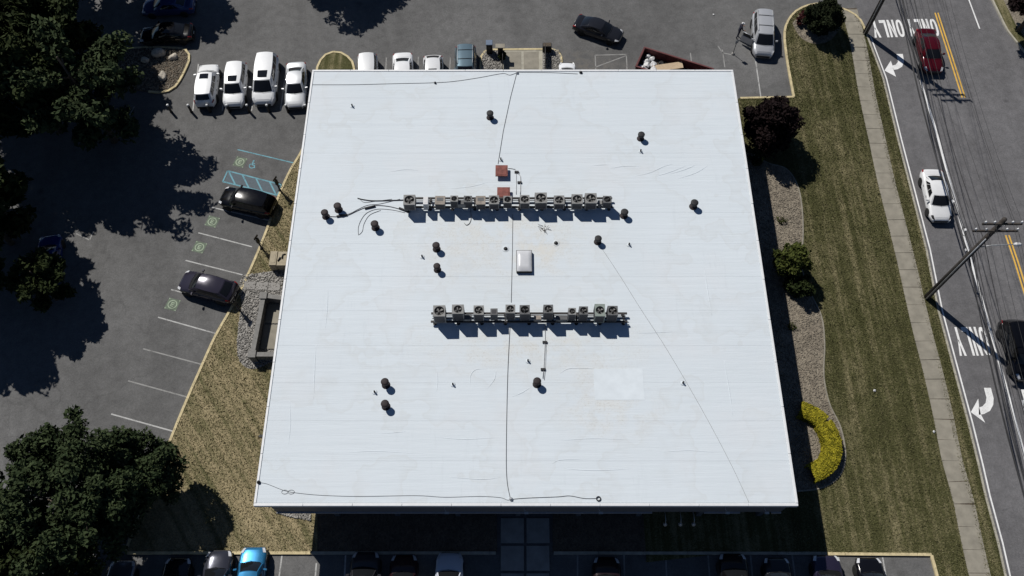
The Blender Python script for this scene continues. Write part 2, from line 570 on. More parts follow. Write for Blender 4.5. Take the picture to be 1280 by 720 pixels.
def kerb(pts, m, height=.14, width=.19, piece=3.0):
    """kerb laid as separate stones with open joints"""
    root = tag(empty('kerb'), kind='structure')
    fine = resample(pts, .25)
    per = max(2, int(piece / .25))
    for i in range(0, len(fine) - 1, per):
        seg = [Vector(p) for p in fine[i:i + per + 1]]
        if len(seg) < 2: continue
        seg[0] = seg[0].lerp(seg[1], .04); seg[-1] = seg[-1].lerp(seg[-2], .04)
        red = seg[::3] if len(seg) > 4 else seg
        if red[-1] != seg[-1]: red = list(red) + [seg[-1]]
        MB().prism(strip_poly(red, width / 2), -.05, height + random.uniform(-.006, .006)).build('kerb_stone', m, root)
    return root

BIG = 1500
gmb = MB().sheet([(-BIG, -BIG), (BIG, -BIG), (BIG, BIG), (-BIG, BIG)], 0)
lot = struct('parking_lot', gmb, M['lot'])

# --- the road (a sheet just above the lot)
RA, RB = Vector(G(1078, 30)), Vector(G(1256, 690))
rdir = (RA - RB).normalized()                       # along the road, away from the camera
rnorm = Vector((rdir.y, -rdir.x))                   # to the right
road_l = px([(1060, -25), (1083, 45), (1103, 98), (1122, 176), (1139, 242), (1157, 312), (1172, 388), (1190, 456), (1209.5, 529), (1222, 580), (1231, 620), (1247, 680), (1257, 725)])
far_l = Vector(road_l[0]) + rdir * 500
near_l = Vector(road_l[-1]) - rdir * 60
right_edge = [Vector(G(1237, -5)), Vector(G(1258, 38)), Vector(G(1282, 68))]
r_far = right_edge[0] + rdir * 500
r_near = right_edge[-1] + Vector((4, -8))
poly = [tuple(near_l)] + road_l[::-1] + [tuple(far_l), tuple(r_far)] + [tuple(p) for p in right_edge] + [tuple(r_near), tuple(near_l + rnorm * 26)]
road = struct('road', MB().sheet(poly, .004), M['road'])

def mark(name, poly, m, parent, z=.008):
    return MB().sheet(poly, z).build(name, m, parent)
def line_px(name, a, b, m, parent, wd=.10, z=.004):
    p, q = G(*a), G(*b)
    return mark(name, strip_poly([p, q], wd / 2), m, parent, z)

# kerb-side edge line, lane line, centre lines
off = [tuple(Vector(p) + rnorm * .36) for p in road_l[1:]] + [tuple(near_l + rnorm * .36)]
mark('edge_line', strip_poly(off, .055), M['line_road'], road)
wl = px([(1150, 100), (1169, 160), (1187, 226), (1210, 312), (1232, 392), (1256, 478), (1280, 568), (1300, 645)])
wl = wl[:1] + wl[1:]
mark('lane_line', strip_poly(wl, .10), M['line_road'], road)
for d in (-.13, .13):
    for seg in ([(1170.5, 16), (1188, 70), (1204.5, 122)], [(1259, 294), (1270, 326), (1283, 368), (1300, 425)]):
        pts = [tuple(Vector(p) + rnorm * d) for p in px(seg)]
        mark('centre_line', strip_poly(pts, .065), M['line_yellow'], road)
a0, b0 = Vector(G(1206, -14)), Vector(G(1224.5, 36))
mark('lane_line', strip_poly([tuple(a0), tuple(b0)], .06), M['line_road'], road)

# painted words and arrows (read by drivers coming towards the camera)
def letter_polys(ch):
    if ch == 'L': return [[(0, 0), (.66, 0), (.66, .17), (.23, .17), (.23, 1), (0, 1)]]
    if ch == 'N': return [[(0, 0), (.21, 0), (.21, 1), (0, 1)], [(.47, 0), (.68, 0), (.68, 1), (.47, 1)], [(.211, .70), (.469, .02), (.469, .32), (.211, .99)]]
    if ch == 'Y': return [[(.23, 0), (.45, 0), (.45, .44), (.23, .44)], [(.23, .441), (.45, .441), (.21, 1), (-.01, 1)], [(.345, .47), (.457, .441), (.69, 1), (.47, 1)]]
    if ch == 'O':
        out = []; n = 16
        pt = lambda rx, ry, a: (.34 + rx * math.copysign(abs(math.cos(a)) ** .7, math.cos(a)), .5 + ry * math.copysign(abs(math.sin(a)) ** .8, math.sin(a)))
        for i in range(n):
            a, b = 2 * math.pi * i / n, 2 * math.pi * (i + 1) / n
            out.append([pt(.13, .36, a), pt(.34, .5, a), pt(.34, .5, b), pt(.13, .36, b)])
        return out
def road_word(word, left_px, right_px, top_px_y, length, parent):
    """left/right: pixels of the two ends of the word's far side; read from the far side"""
    A = Vector(G(*left_px)); B = Vector(G(*right_px))
    wid = (B - A).length; n = len(word)
    per = wid / (n - .12 * 0 - .18)
    ux = (A - B).normalized()                      # reading direction: right to left in the picture
    up = -rdir                                     # tops of the letters are further along the drivers' way
    k = per * .82 / .68
    for i, ch in enumerate(word):
        o = B + ux * per * i
        mb = MB()
        for pl in letter_polys(ch):
            mb.sheet([tuple(o + ux * x * k + up * y * length) for x, y in pl], .008)
        mb.build('letter', M['line_road'], parent)
def turn_arrow(tip_px, tail_px, size, parent):
    pass
for L_, R_ in (((1087.5, 25.5), (1126, 24.5)), ((1131.5, 24), (1168.5, 23.5)), ((1190, 409), (1229.5, 408.5)), ((1248.5, 405), (1290, 404))):
    road_word('ONLY', L_, R_, 0, 2.1 if L_[1] < 100 else 2.35, road)
def arrow_from_px(stem, head, parent):
    mb = MB()
    c = px(stem)
    mb.sheet(c, .008)
    mb.sheet(px(head), .008)
    mb.build('turn_arrow', M['line_road'], parent)
arrow_from_px([(1229.8, 484.8), (1238.6, 484.8), (1242, 498), (1241.5, 506), (1237.5, 513.5), (1230, 517.5), (1223.6, 518.6), (1223.4, 509.4), (1228, 508), (1232, 503.5), (1233, 497)],
              [(1222.8, 498.3), (1213.5, 515.2), (1231.5, 528.5), (1226.0, 518.0), (1223.8, 508.6)], road)
arrow_from_px([(1120.5, 67.5), (1128.5, 67.5), (1130, 77), (1127.5, 83.5), (1122, 86.6), (1116.5, 87.4), (1115.6, 82.0), (1119.5, 81.0), (1122.4, 77.5)],
              [(1113.5, 75.8), (1105.6, 88.2), (1120, 96), (1117.0, 87.9), (1115.4, 81.6)], road)
arrow_from_px([(1276, 487), (1285, 487), (1289, 501), (1287, 511), (1279, 510), (1280, 500)], [(1279, 500), (1286, 500), (1284, 530), (1277, 500.5)], road)

# --- lawns (raised ground held by kerbs)
left_kerb = smooth_line(px([(384, 176), (374, 196), (364, 212), (351, 240), (341, 268), (330, 298), (315, 334), (300, 366), (285, 394), (269, 422), (251, 462), (236, 496), (221, 532), (207, 567), (190, 608), (171, 652), (158, 690)]), 4)
front_y = 691.5
lawn_left_poly = left_kerb + px([(397, front_y)]) + [G(397, 600), (-9, 14), (-9, 40), G(420, 176)]
lawn_l = struct('lawn', MB().prism(lawn_left_poly, -.02, .10), M['lawn_dry'])
kerb(left_kerb, M['kerb'])
kerb(px([(160, front_y), (389, front_y)]), M['kerb'])

tip = [(925, 123.5), (992, 122), (988.5, 104), (984.5, 82), (981, 56), (980.5, 40), (984, 28), (992, 17), (1003, 10), (1020, 5.5), (1040, 8), (1056, 13), (1068, 19), (1077, 29), (1083, 45)]
tip_w = px(tip[:2]) + smooth_line(px(tip[1:]), 4)[1:]
lr_right = [tuple(Vector(p)) for p in road_l[2:]]
corner = px([(1180, 760), (1171, 722), (1163.5, 694)])
lawn_r_poly = tip_w + lr_right + [G(1272, 790)] + corner + px([(1034, 692.5), (900, 692.5)]) + [(9, 9.0), (9, 44)]
lawn_r = struct('lawn', MB().prism(lawn_r_poly, -.02, .10), M['lawn'])
kerb(tip_w[1:], M['kerb'])
kerb(px([(925, 123.5), (992, 122)]), M['kerb'])
kerb([tuple(Vector(p)) for p in road_l[1:]] + [tuple(near_l)], M['kerb_plain'], .14, .15)
kerb(px([(1034, 692.5), (1163.5, 693.5)]), M['kerb'])
kerb(smooth_line(corner[::-1], 3), M['kerb'])
# far verge across the road
verge_e = [tuple(p) for p in ([right_edge[0] + rdir * 60] + right_edge + [r_near + Vector((6, -6))])]
verge = struct('verge', MB().prism(verge_e + [(70, 30), (70, 110)], -.02, .10), M['lawn'])
kerb(verge_e, M['kerb_plain'], .14, .16)
struct('bare_ground', MB().sheet([tuple(Vector(p) + Vector((1.0, .25))) for p in verge_e] + [(69, 31), (69, 109)], .106), M['gravel_tan'])

# --- pavement slabs beside the road
walk = tag(empty('pavement'), kind='structure')
wlft = smooth_line(px([(1051.5, 13), (1063, 60), (1073, 119), (1085.5, 177), (1096, 227), (1111, 288), (1122.5, 336), (1139, 410), (1152, 461), (1164.5, 515), (1176.5, 577), (1189, 620), (1199, 670), (1210, 720), (1221, 770)]), 6)
wrgt = smooth_line(px([(1066, 17), (1079, 60), (1089, 119), (1103, 177), (1114, 227), (1130.7, 288), (1142, 336), (1159, 410), (1171, 461), (1184, 515), (1197, 577), (1210, 620), (1221, 670), (1232, 720), (1243, 770)]), 6)
wl_r = resample(wlft, 1.52)
WR = [Vector(p) for p in resample(wrgt, .1)]
def nearest(p): return min(WR, key=lambda q: (q - p).length_squared)
for i in range(len(wl_r) - 1):
    a, b = Vector(wl_r[i]), Vector(wl_r[i + 1])
    d = (b - a).normalized() * .016
    n = Vector((-d.y, d.x)).normalized()
    if n.x < 0: n = -n
    wd = 1.46
    ra, rb = a + n * wd, b + n * wd
    MB().prism([tuple(a + d), tuple(b - d), tuple(rb - d), tuple(ra + d)], .02, .125 + random.uniform(-.012, .012)).build('slab', M['concrete'], walk)
MB().prism(strip_poly([tuple(Vector(p) + Vector((.72, .17))) for p in wl_r], .70), .0, .104).build('slab_bed', M['mulch'], walk)

# --- planting beds
bedr = smooth_line(px([(938, 192), (960, 205), (982, 212), (996, 232), (1002, 262), (1003, 300), (1000, 330), (1012, 366), (1026, 396), (1030, 430), (1029, 470), (1036, 505), (1050, 535), (1056, 570), (1048, 596), (1024, 611), (985, 615)]), 5)
bed_r_poly = bedr + [(16.9, 13), (15.6, 13), (15.6, 42)]
struct('gravel_bed', MB().prism(bed_r_poly, .05, .112), M['gravel_tan'])
MB().prism(strip_poly(bedr, .05), .05, .15).build('bed_edging', M['concrete'], bpy.data.objects['gravel_bed'])
tipbed = smooth_line(px([(990, 30), (997, 44), (1006, 52), (1020, 56), (1036, 52), (1048, 38), (1048, 20), (1030, 10), (1006, 14), (990, 30)]), 4)
struct('gravel_bed', MB().prism(tipbed, .05, .115), M['gravel_tan'])
bedl = smooth_line(px([(352, 338), (318, 343), (304, 346), (299, 362), (303, 380), (299, 405), (297, 436), (303, 456), (318, 462), (336, 455), (352, 449)]), 5)
struct('gravel_bed', MB().prism(bedl + [(-13.5, 22), (-13.5, 29)], .05, .114), M['gravel_grey'])
frontbed = px([(345, 638), (350, 643), (362, 646), (376, 649), (389, 651)]) + [G(389, 636), G(345, 630)]
struct('gravel_bed', MB().prism(frontbed, .05, .113), M['gravel_grey'])
struct('mulch_bed', MB().prism(px([(396, 690.5), (621, 690.5)]) + [G(621, 640), G(396, 640)], -.02, .09), M['mulch'])
struct('mulch_bed', MB().prism(px([(691, 691), (1033, 691)]) + [G(1000, 640), G(691, 640)], -.02, .09), M['mulch'])
kerb(px([(389.5, 691.5), (620, 691.5)]), M['kerb_plain'])
kerb(px([(692, 691.5), (1033, 692)]), M['kerb_plain'])
# entrance path in front: pale slabs
path = tag(empty('entrance_path'), kind='structure')
for r_ in range(4):
    for c_ in range(2):
        y0 = 648 + r_ * 34.5
        x0 = 626 + c_ * 32
        a = G(x0, y0); b = G(x0 + 29, y0 + 31)
        MB().box(a[0], b[0], b[1], a[1], .0, .11, .01).build('slab', M['concrete_grey'], path)

# --- island behind the building with entrance slabs
isl = px([(601, 98), (601, 76), (604, 66), (612, 63), (690, 62), (699, 64), (702, 74), (702, 98)])
struct('island', MB().prism(isl, -.02, .10), M['gravel_grey'])
kerb(smooth_line(px([(601, 96), (601, 76), (603.5, 67), (611, 63.5), (621, 63), (688, 62.5), (697, 64), (701.5, 73), (702, 96)]), 3), M['kerb'])
rear_path = tag(empty('rear_path'), kind='structure')
for x0, x1 in ((632, 651.5), (654.5, 673.5)):
    for y0, y1 in ((65.5, 87), (87.5, 108)):
        a = G(x0, y0); b = G(x1, y1)
        MB().box(a[0], b[0], b[1], a[1], .0, .125, .01).build('slab', M['concrete'], rear_path)
MB().prism(px([(628, 64), (678, 64), (678, 110), (628, 110)]), .05, .108).build('slab_bed', M['kerb_plain'], rear_path)
semi = smooth_line(px([(395.5, 92), (398, 82), (404, 72), (413, 66.5), (424, 66), (434, 71), (441, 79), (443.5, 92)]), 5)
struct('lawn', MB().prism(semi + px([(443, 110), (396, 110)]), -.02, .10), M['lawn'])
kerb(semi, M['kerb'])
# wooded corner island on the left with rocks
wi = smooth_line(px([(150, 62), (190, 60), (214, 60.5), (230, 62), (236, 67), (237, 76), (230, 92), (222, 106), (214, 113), (203, 116), (186, 115), (150, 110)]), 4)
struct('island', MB().prism(wi, -.02, .10), M['mulch'])
kerb(wi[:-4], M['kerb'])

# --- parking-bay lines
for a, b, k in (((264, 259), (336, 275.5), 'line_white'), ((248, 291), (315, 308.5), 'line_white'), ((232, 325.5), (303, 343.5), 'line_white'),
                ((214, 362), (285, 381), 'line_white'), ((197.5, 396.5), (270, 417), 'line_white'), ((179, 436), (254, 456), 'line_faint'),
                ((160, 476), (236.5, 497), 'line_faint'), ((139, 517.5), (216, 539), 'line_white'),
                ((248, 80), (241, 138.5), 'line_white'), ((286, 80), (278, 138.5), 'line_white'), ((322, 82), (314.5, 138.5), 'line_white'), ((358.5, 82), (350.5, 138.5), 'line_white'),
                ((483, 72), (481.5, 100), 'line_faint'), ((523, 71), (521.5, 100), 'line_faint'), ((563, 72), (561.5, 100), 'line_faint'),
                ((863, 66), (865, 84), 'line_faint'), ((903, 62), (906, 84), 'line_faint'), ((943, 66), (951, 121), 'line_white'),
                ((744, 69), (783, 68), 'line_faint'), ((783, 68), (784, 95), 'line_faint'), ((744, 84), (783, 69.5), 'line_faint'), ((744, 69), (745, 95), 'line_faint'),
                ((897.5, 57.5), (903, 66), 'line_faint'), ((903, 66), (915.5, 68.5), 'line_faint'),
                ((352.5, 694), (347, 735), 'line_white'), ((395.5, 704), (393, 735), 'line_white'), ((432, 694), (430, 735), 'line_white'), ((722, 693), (722, 735), 'line_faint'), ((780, 693), (781, 735), 'line_faint'), ((832, 693), (834, 735), 'line_faint'), ((885, 693), (888, 735), 'line_faint'), ((938, 693), (942, 735), 'line_faint'), ((990, 693), (996, 735), 'line_faint'),
                ((1048, 696), (1055, 735), 'line_white'), ((1103, 696), (1110, 735), 'line_white'),
                ((95, 292), (112, 300), 'line_faint'), ((112, 300), (117, 289), 'line_faint'), ((155, 157), (168, 133), 'line_faint')):
    line_px('parking_line', a, b, M[k], lot)
line_px('parking_line', (297, 187), (366.5, 203.5), M['line_blue'], lot)
q0, q1, q2, q3 = (284.5, 213.5), (352.5, 231), (346.5, 244), (278.5, 227)
for a, b in ((q0, q1), (q1, q2), (q2, q3), (q3, q0)): line_px('hatching_line', a, b, M['line_blue'], lot, .12)
def lp(a, b, t): return (a[0] + (b[0] - a[0]) * t, a[1] + (b[1] - a[1]) * t)
for t in (.0, .25, .5, .75): line_px('hatching_line', lp(q0, q1, t + .02), lp(q3, q2, t + .23), M['line_blue'], lot, .12, .006)
mark('hatched_area', px([lp(q0, q2, .03), lp(q1, q3, .03), lp(q2, q0, .03), lp(q3, q1, .03)]), simple('faded_blue', (.10, .125, .145), .9), lot, .0035)
bay = (Vector(G(303, 343.5)) - Vector(G(232, 325.5))).normalized()
bayn = Vector((-bay.y, bay.x))
def ring_mb(mb, c, r0, r1, z, n=20, a0=0, a1=2 * math.pi):
    for i in range(n):
        a, b = a0 + (a1 - a0) * i / n, a0 + (a1 - a0) * (i + 1) / n
        f = lambda r, t: tuple(c + bay * r * math.cos(t) + bayn * r * math.sin(t))
        mb.sheet([f(r0, a), f(r1, a), f(r1, b), f(r0, b)], z)
for cx_, cy_ in ((300, 202.5), (265.3, 277), (249.3, 309), (215.6, 380.5)):
    c = Vector(G(cx_, cy_)); h = .48
    sq = [tuple(c + bay * h * a + bayn * h * b) for a, b in ((-1, -1), (1, -1), (1, 1), (-1, 1))]
    mark('green_square', sq, M['line_green'], lot, .004)
    mb = MB(); ring_mb(mb, c, .30, .37, .008)
    e = lambda x0, x1, y0, y1: mb.sheet([tuple(c + bay * x + bayn * y) for x, y in ((x0, y0), (x1, y0), (x1, y1), (x0, y1))], .0085)
    e(-.13, -.06, -.18, .18); e(-.055, .12, .11, .18); e(-.055, .09, -.035, .035); e(-.055, .12, -.18, -.11)
    for (x, y) in ((-.42, -.42), (.42, -.42), (.42, .42), (-.42, .42)):
        e(x - .04, x + .04, y - .04, y + .04)
    mb.build('charging_symbol', M['line_green_light'], lot)
c = Vector(G(315.3, 206.3))
mb = MB()
ring_mb(mb, c + bay * .02 - bayn * .08, .19, .27, .008, 14, math.pi * .75, math.pi * 2.1)
def bar(x0, y0, x1, y1, wd, z=.0085):
    a, b = Vector((x0, y0)), Vector((x1, y1)); d = (b - a).normalized(); n = Vector((-d.y, d.x)) * wd / 2
    mb.sheet([tuple(c + bay * p.x + bayn * p.y) for p in (a - n, b - n, b + n, a + n)], z)
bar(-.05, .36, -.05, .02, .09); bar(-.05, .02, .2, .02, .09, .0088); bar(.2, .02, .32, -.24, .09, .0091); bar(-.05, .18, .16, .18, .07, .0094)
ring_mb(mb, c - bay * .05 + bayn * .42, .0, .08, .0085, 10)
mb.build('wheelchair_symbol', M['line_blue'], lot)

# ================================================================== THE BUILDING
H = 5.7
RX0, RX1, RY0, RY1 = -16.08, 17.81, 11.53, 46.35
b = thing('flat_roofed_building', 'large single-storey building with a white flat roof in the middle of the lot', 'building')
MB().box(RX0, RX1, RY0, RY1, H - .22, H - .02).build('roof', M['roof'], b)
roof = bpy.data.objects['roof']
edges = np.linspace(RY0 + .18, RY1 - .18, 14)
for i in range(13):
    y0, y1 = edges[i], edges[i + 1]
    MB().box(RX0 + .16, RX1 - .16, y0 + (.003 if i else 0), y1 - (.003 if i < 12 else 0), H - .05, H - random.uniform(0, .004)).build('membrane_sheet', M['roof'], roof)
for x0, x1, y0, y1 in ((RX0 - .03, RX1 + .03, RY0 - .03, RY0 + .15), (RX0 - .03, RX1 + .03, RY1 - .15, RY1 + .03), (RX0 - .03, RX0 + .13, RY0 + .152, RY1 - .152), (RX1 - .13, RX1 + .03, RY0 + .152, RY1 - .152)):
    n = max(1, round(max(x1 - x0, y1 - y0) / 3.05))
    for i in range(n):
        dz = random.uniform(-.006, .006)
        if x1 - x0 > y1 - y0: MB().box(x0 + (x1 - x0) * i / n + .006, x0 + (x1 - x0) * (i + 1) / n - .006, y0, y1 + dz, H - .26, H + .035 + dz, .02).build('edge_trim', M['roof_edge'], roof)
        else: MB().box(x0, x1 + dz, y0 + (y1 - y0) * i / n + .006, y0 + (y1 - y0) * (i + 1) / n - .006, H - .26, H + .035 + dz, .02).build('edge_trim', M['roof_edge'], roof)
# lighter patch let into the membrane
p0, p1 = G(742, 461, H), G(806, 500, H)
MB().box(p0[0], p1[0], p1[1], p0[1], H - .01, H + .008).build('membrane_patch', M['roof_patch'], roof)
def wrinkle(pts, r=.028):
    P_ = smooth_line([G(a, c_, H) for a, c_ in pts], 5)
    n = len(P_)
    MB().tube([(p[0], p[1], H - .012) for p in P_], [r * (.25 + .75 * math.sin(math.pi * (i + .5) / n)) for i in range(n)], 8).build('wrinkle', M['roof'], roof)
for pts in ([(790, 221), (812, 216), (830, 208), (842, 205)], [(818, 221), (838, 215), (858, 207)], [(835, 218), (856, 212), (872, 205)], [(846, 224), (870, 216), (886, 206)], [(762, 211), (778, 208), (800, 208)],
            [(740, 207), (752, 206), (762, 206)], [(486, 215), (506, 212), (524, 213)], [(560, 236), (590, 233), (612, 227)], [(640, 496), (652, 491), (665, 483)], [(588, 484), (588, 470), (595, 462), (610, 461)],
            [(608, 487), (618, 474), (620, 462)], [(546, 490), (547, 476), (546, 463)], [(790, 416), (812, 416), (840, 415)], [(700, 467), (715, 460), (760, 462)], [(470, 541), (490, 541), (510, 539)],
            [(430, 566), (470, 564), (520, 567)], [(540, 546), (580, 549), (620, 547)], [(700, 551), (740, 548), (790, 550)], [(820, 566), (860, 563), (900, 566)], [(560, 596), (600, 599), (625, 597)], [(700, 585), (740, 588), (790, 586)],
            [(362, 500), (363, 530), (360, 560)], [(395, 430), (393, 470), (392, 500)], [(410, 360), (409, 385), (407, 410)], [(880, 330), (884, 360), (890, 395)], [(905, 450), (912, 490), (916, 520)], [(690, 640 - 60), (700, 575), (730, 574)]):
    wrinkle(pts)
FX0, FX1, FY0, FY1 = RX0 + .77, RX1 - .35, RY0 + .15, RY1 - .35
fz0, fz1 = 3.15, H - .225
for x0, x1, y0, y1 in ((FX0, FX1, FY0, FY0 + .2), (FX0, FX1, FY1 - .2, FY1), (FX0, FX0 + .2, FY0 + .2, FY1 - .2), (FX1 - .2, FX1, FY0 + .2, FY1 - .2)):
    MB().box(x0, x1, y0, y1, fz0, fz1).build('upper_wall', M['fascia'], b)
for a, c_ in ((342, 815), (880, 925), (964, 976)):
    x0, x1 = max(G(a, 640, 3.1)[0], FX0), G(c_, 640, 3.1)[0]
    MB().box(x0, x1, FY0 - .09, FY0 + .1, 3.06, 3.148).build('ledge', M['ledge'], b)
WX0, WX1, WY0, WY1 = FX0 + 2.6, FX1 - .6, FY0 + 2.2, FY1 - .45
MB().box(FX0 + .201, FX1 - .201, FY0 + .201, FY1 - .201, 3.02, 3.12).build('soffit', M['ledge'], b)
for x in np.linspace(FX0 + 3.4, FX1 - .6, 8):
    MB().box(x - .16, x + .16, FY0 + .35, FY0 + .67, 0, 3.018).build('column', M['fascia'], b)
def wall(x0, x1, y0, y1, wins, axis, out):
    wo = MB().box(x0, x1, y0, y1, 0, 3.015).build('wall', M['wall'], b)
    for c0, c1, z0, z1 in wins:
        if axis == 'x':
            yy = y0 if out < 0 else y1
            f = MB().box(c0, c1, yy - .05, yy + .05, z0, z1).build('window', M['wframe'], b)
            n = max(1, round((c1 - c0) / 1.2)); w_ = (c1 - c0) / n
            for k in range(n):
                yq = yy + out * .06
                MB().box(c0 + k * w_ + .05, c0 + (k + 1) * w_ - .05, yq - .015, yq + .015, z0 + .06, z1 - .06).build('pane', M['glass'], f)
        else:
            xx = x0 if out < 0 else x1
            f = MB().box(xx - .05, xx + .05, c0, c1, z0, z1).build('window', M['wframe'], b)
            n = max(1, round((c1 - c0) / 1.2)); w_ = (c1 - c0) / n
            for k in range(n):
                xq = xx + out * .06
                MB().box(xq - .015, xq + .015, c0 + k * w_ + .05, c0 + (k + 1) * w_ - .05, z0 + .06, z1 - .06).build('pane', M['glass'], f)
fw = [(x, x + 2.4, .9, 2.7) for x in (-11.8, -8.9, -6.0, -3.2, 3.2, 6.2, 9.4, 12.4)]
wall(WX0, WX1, WY0, WY0 + .3, fw + [(-.6, 2.2, .02, 2.7)], 'x', -1)
wall(WX0, WX1, WY1 - .3, WY1, fw + [(-.6, 2.2, .02, 2.7)], 'x', 1)
sw = [(y, y + 2.4, .9, 2.7) for y in (14.5, 18.5, 26.5, 30.5, 34.5, 38.5, 42.0)]
wall(WX0, WX0 + .3, WY0 + .3, WY1 - .3, sw + [(22.8, 24.6, .02, 2.6)], 'y', -1)
wall(WX1 - .3, WX1, WY0 + .3, WY1 - .3, sw, 'y', 1)

# ================================================================== ON THE ROOF
ORD = ['first', 'second', 'third', 'fourth', 'fifth', 'sixth', 'seventh', 'eighth', 'ninth', 'tenth', 'eleventh', 'twelfth', 'thirteenth', 'fourteenth', 'fifteenth']
def square_ring(mb, w_, d_, r, z, n=24):
    """top plate of a cabinet with a round opening"""
    vs = []; fs = []
    for i in range(n):
        a = 2 * math.pi * (i + .5) / n
        c_, s_ = math.cos(a), math.sin(a)
        k = min(w_ / 2 / abs(c_) if abs(c_) > 1e-6 else 9, d_ / 2 / abs(s_) if abs(s_) > 1e-6 else 9)
        vs.append((c_ * k, s_ * k, z)); vs.append((c_ * r, s_ * r, z)); vs.append((c_ * r, s_ * r, z - .16))
    for i in range(n):
        j = (i + 1) % n
        fs.append((3 * i, 3 * j, 3 * j + 1, 3 * i + 1)); fs.append((3 * i + 1, 3 * j + 1, 3 * j + 2, 3 * i + 2))
    fs = [f[::-1] for f in fs]
    # pull the ring points nearest the corners into the corners
    for i in range(n):
        x, y, zz = vs[3 * i]
        if abs(abs(x) - w_ / 2) < .3 * w_ / 2 + 1e-6 and abs(abs(y) - d_ / 2) < .3 * d_ / 2:
            if abs(x) / (w_ / 2) + abs(y) / (d_ / 2) > 1.72: vs[3 * i] = (math.copysign(w_ / 2, x), math.copysign(d_ / 2, y), zz)
    mb.add(vs, fs, False)
def condenser(cx, cy, wpx, kind, m, label, zt=1.12, dk=1.0, turn=0.0, group=None, nb=4):
    x, y = G(cx, cy, H + zt)
    q = G(cx + wpx, cy, H + zt)
    w_ = q[0] - x
    d_ = w_ * dk
    zb = .40
    t = thing('condenser', label, 'air conditioner', (x, y, H + zb), turn, group)
    h = zt - zb
    mb = MB()
    if kind == 'fan':
        e = .012
        mb.box(-w_ / 2, w_ / 2, -d_ / 2, -d_ / 2 + .03, 0, h - .003); mb.box(-w_ / 2, w_ / 2, d_ / 2 - .03, d_ / 2, 0, h - .003)
        mb.box(-w_ / 2, -w_ / 2 + .03, -d_ / 2 + .031, d_ / 2 - .031, 0, h - .003); mb.box(w_ / 2 - .03, w_ / 2, -d_ / 2 + .031, d_ / 2 - .031, 0, h - .003)
        r = min(w_, d_) * .42
        square_ring(mb, w_ + e, d_ + e, r, h)
        mb.box(-w_ / 2 + .04, w_ / 2 - .04, -d_ / 2 + .04, d_ / 2 - .04, h - .45, h - .40)
        mb.build('casing', m, t)
        f = MB()
        for k in range(nb):
            a = 2 * math.pi * k / nb + cx
            c_, s_ = math.cos(a), math.sin(a)
            pts = []
            for rr, da, dz in ((.16, -.5, .05), (.9, -.42, .06), (.9, .32, -.06), (.16, .5, -.05)):
                aa = a + da * (1.0 if rr < .5 else 1.0)
                pts.append((math.cos(aa) * r * rr, math.sin(aa) * r * rr, h - .13 + dz * .6))
            f.add(pts, [(0, 1, 2, 3)])
        f.lathe([(r * .26, h - .2), (r * .26, h - .10), (r * .16, h - .06), (0.0001, h - .05)], n=12)
        f.build('fan', M['ac_grey'] if nb == 4 else M['ac_dark'], t)
        g = MB()
        for k in (.33, .62, .92):
            pts = [(math.cos(2 * math.pi * i / 18) * r * k, math.sin(2 * math.pi * i / 18) * r * k, h + .012) for i in range(19)]
            g.tube(pts, .006, 4)
        for k in range(4):
            a = math.pi * k / 4
            g.tube([(math.cos(a) * r * .98, math.sin(a) * r * .98, h + .014), (-math.cos(a) * r * .98, -math.sin(a) * r * .98, h + .014)], .005, 4)
        g.build('fan_guard', M['steel_dark'], t)
        for k in range(4):
            hw, hd = w_ * .42, d_ * .42
            c0 = (-hw, hw, -d_ / 2 - .008, -d_ / 2 - .001) if k == 0 else (-hw, hw, d_ / 2 + .001, d_ / 2 + .008) if k == 1 else (-w_ / 2 - .008, -w_ / 2 - .001, -hd, hd) if k == 2 else (w_ / 2 + .001, w_ / 2 + .008, -hd, hd)
            MB().box(*c0, .07, h - .1).build('coil_panel', M['coil'], t)
    elif kind == 'lid':
        mb.box(-w_ / 2, w_ / 2, -d_ / 2, d_ / 2, 0, h - .04)
        mb.build('casing', M['ac_dark'], t)
        MB().box(-w_ / 2 - .02, w_ / 2 + .02, -d_ / 2 - .02, d_ / 2 + .02, h - .039, h, .01).build('lid', m, t)
        MB().box(-w_ * .40, w_ * .40, -d_ / 2 - .012, -d_ / 2 - .002, .08, h - .12).build('grille', M['coil'], t)
        MB().box(-w_ * .34, w_ * .34, -d_ * .1, d_ * .30, h + .001, h + .012).build('access_panel', M['ac_dark'], t)
    else:
        mb.box(-w_ / 2, w_ / 2, -d_ / 2, d_ / 2, 0, h, .012)
        mb.build('casing', m, t)
        r = min(w_, h) * .36
        g = MB()
        for k in range(5):
            z = .1 + (h - .2) * k / 4
            g.box(-w_ * .38, w_ * .38, -d_ / 2 - .015, -d_ / 2 - .002, z, z + .03)
        g.build('louvre', M['ac_dark'], t)
        MB().box(-w_ * .3, w_ * .3, -d_ * .3, d_ * .3, h + .001, h + .008).build('top_panel', M['coil'] if kind == 'grid' else m, t)
    return t
LOOK = {'ac_grey': 'mid grey', 'ac_dark': 'dark', 'ac_green': 'greenish grey', 'ac_tan': 'tan', 'ac_white': 'white'}
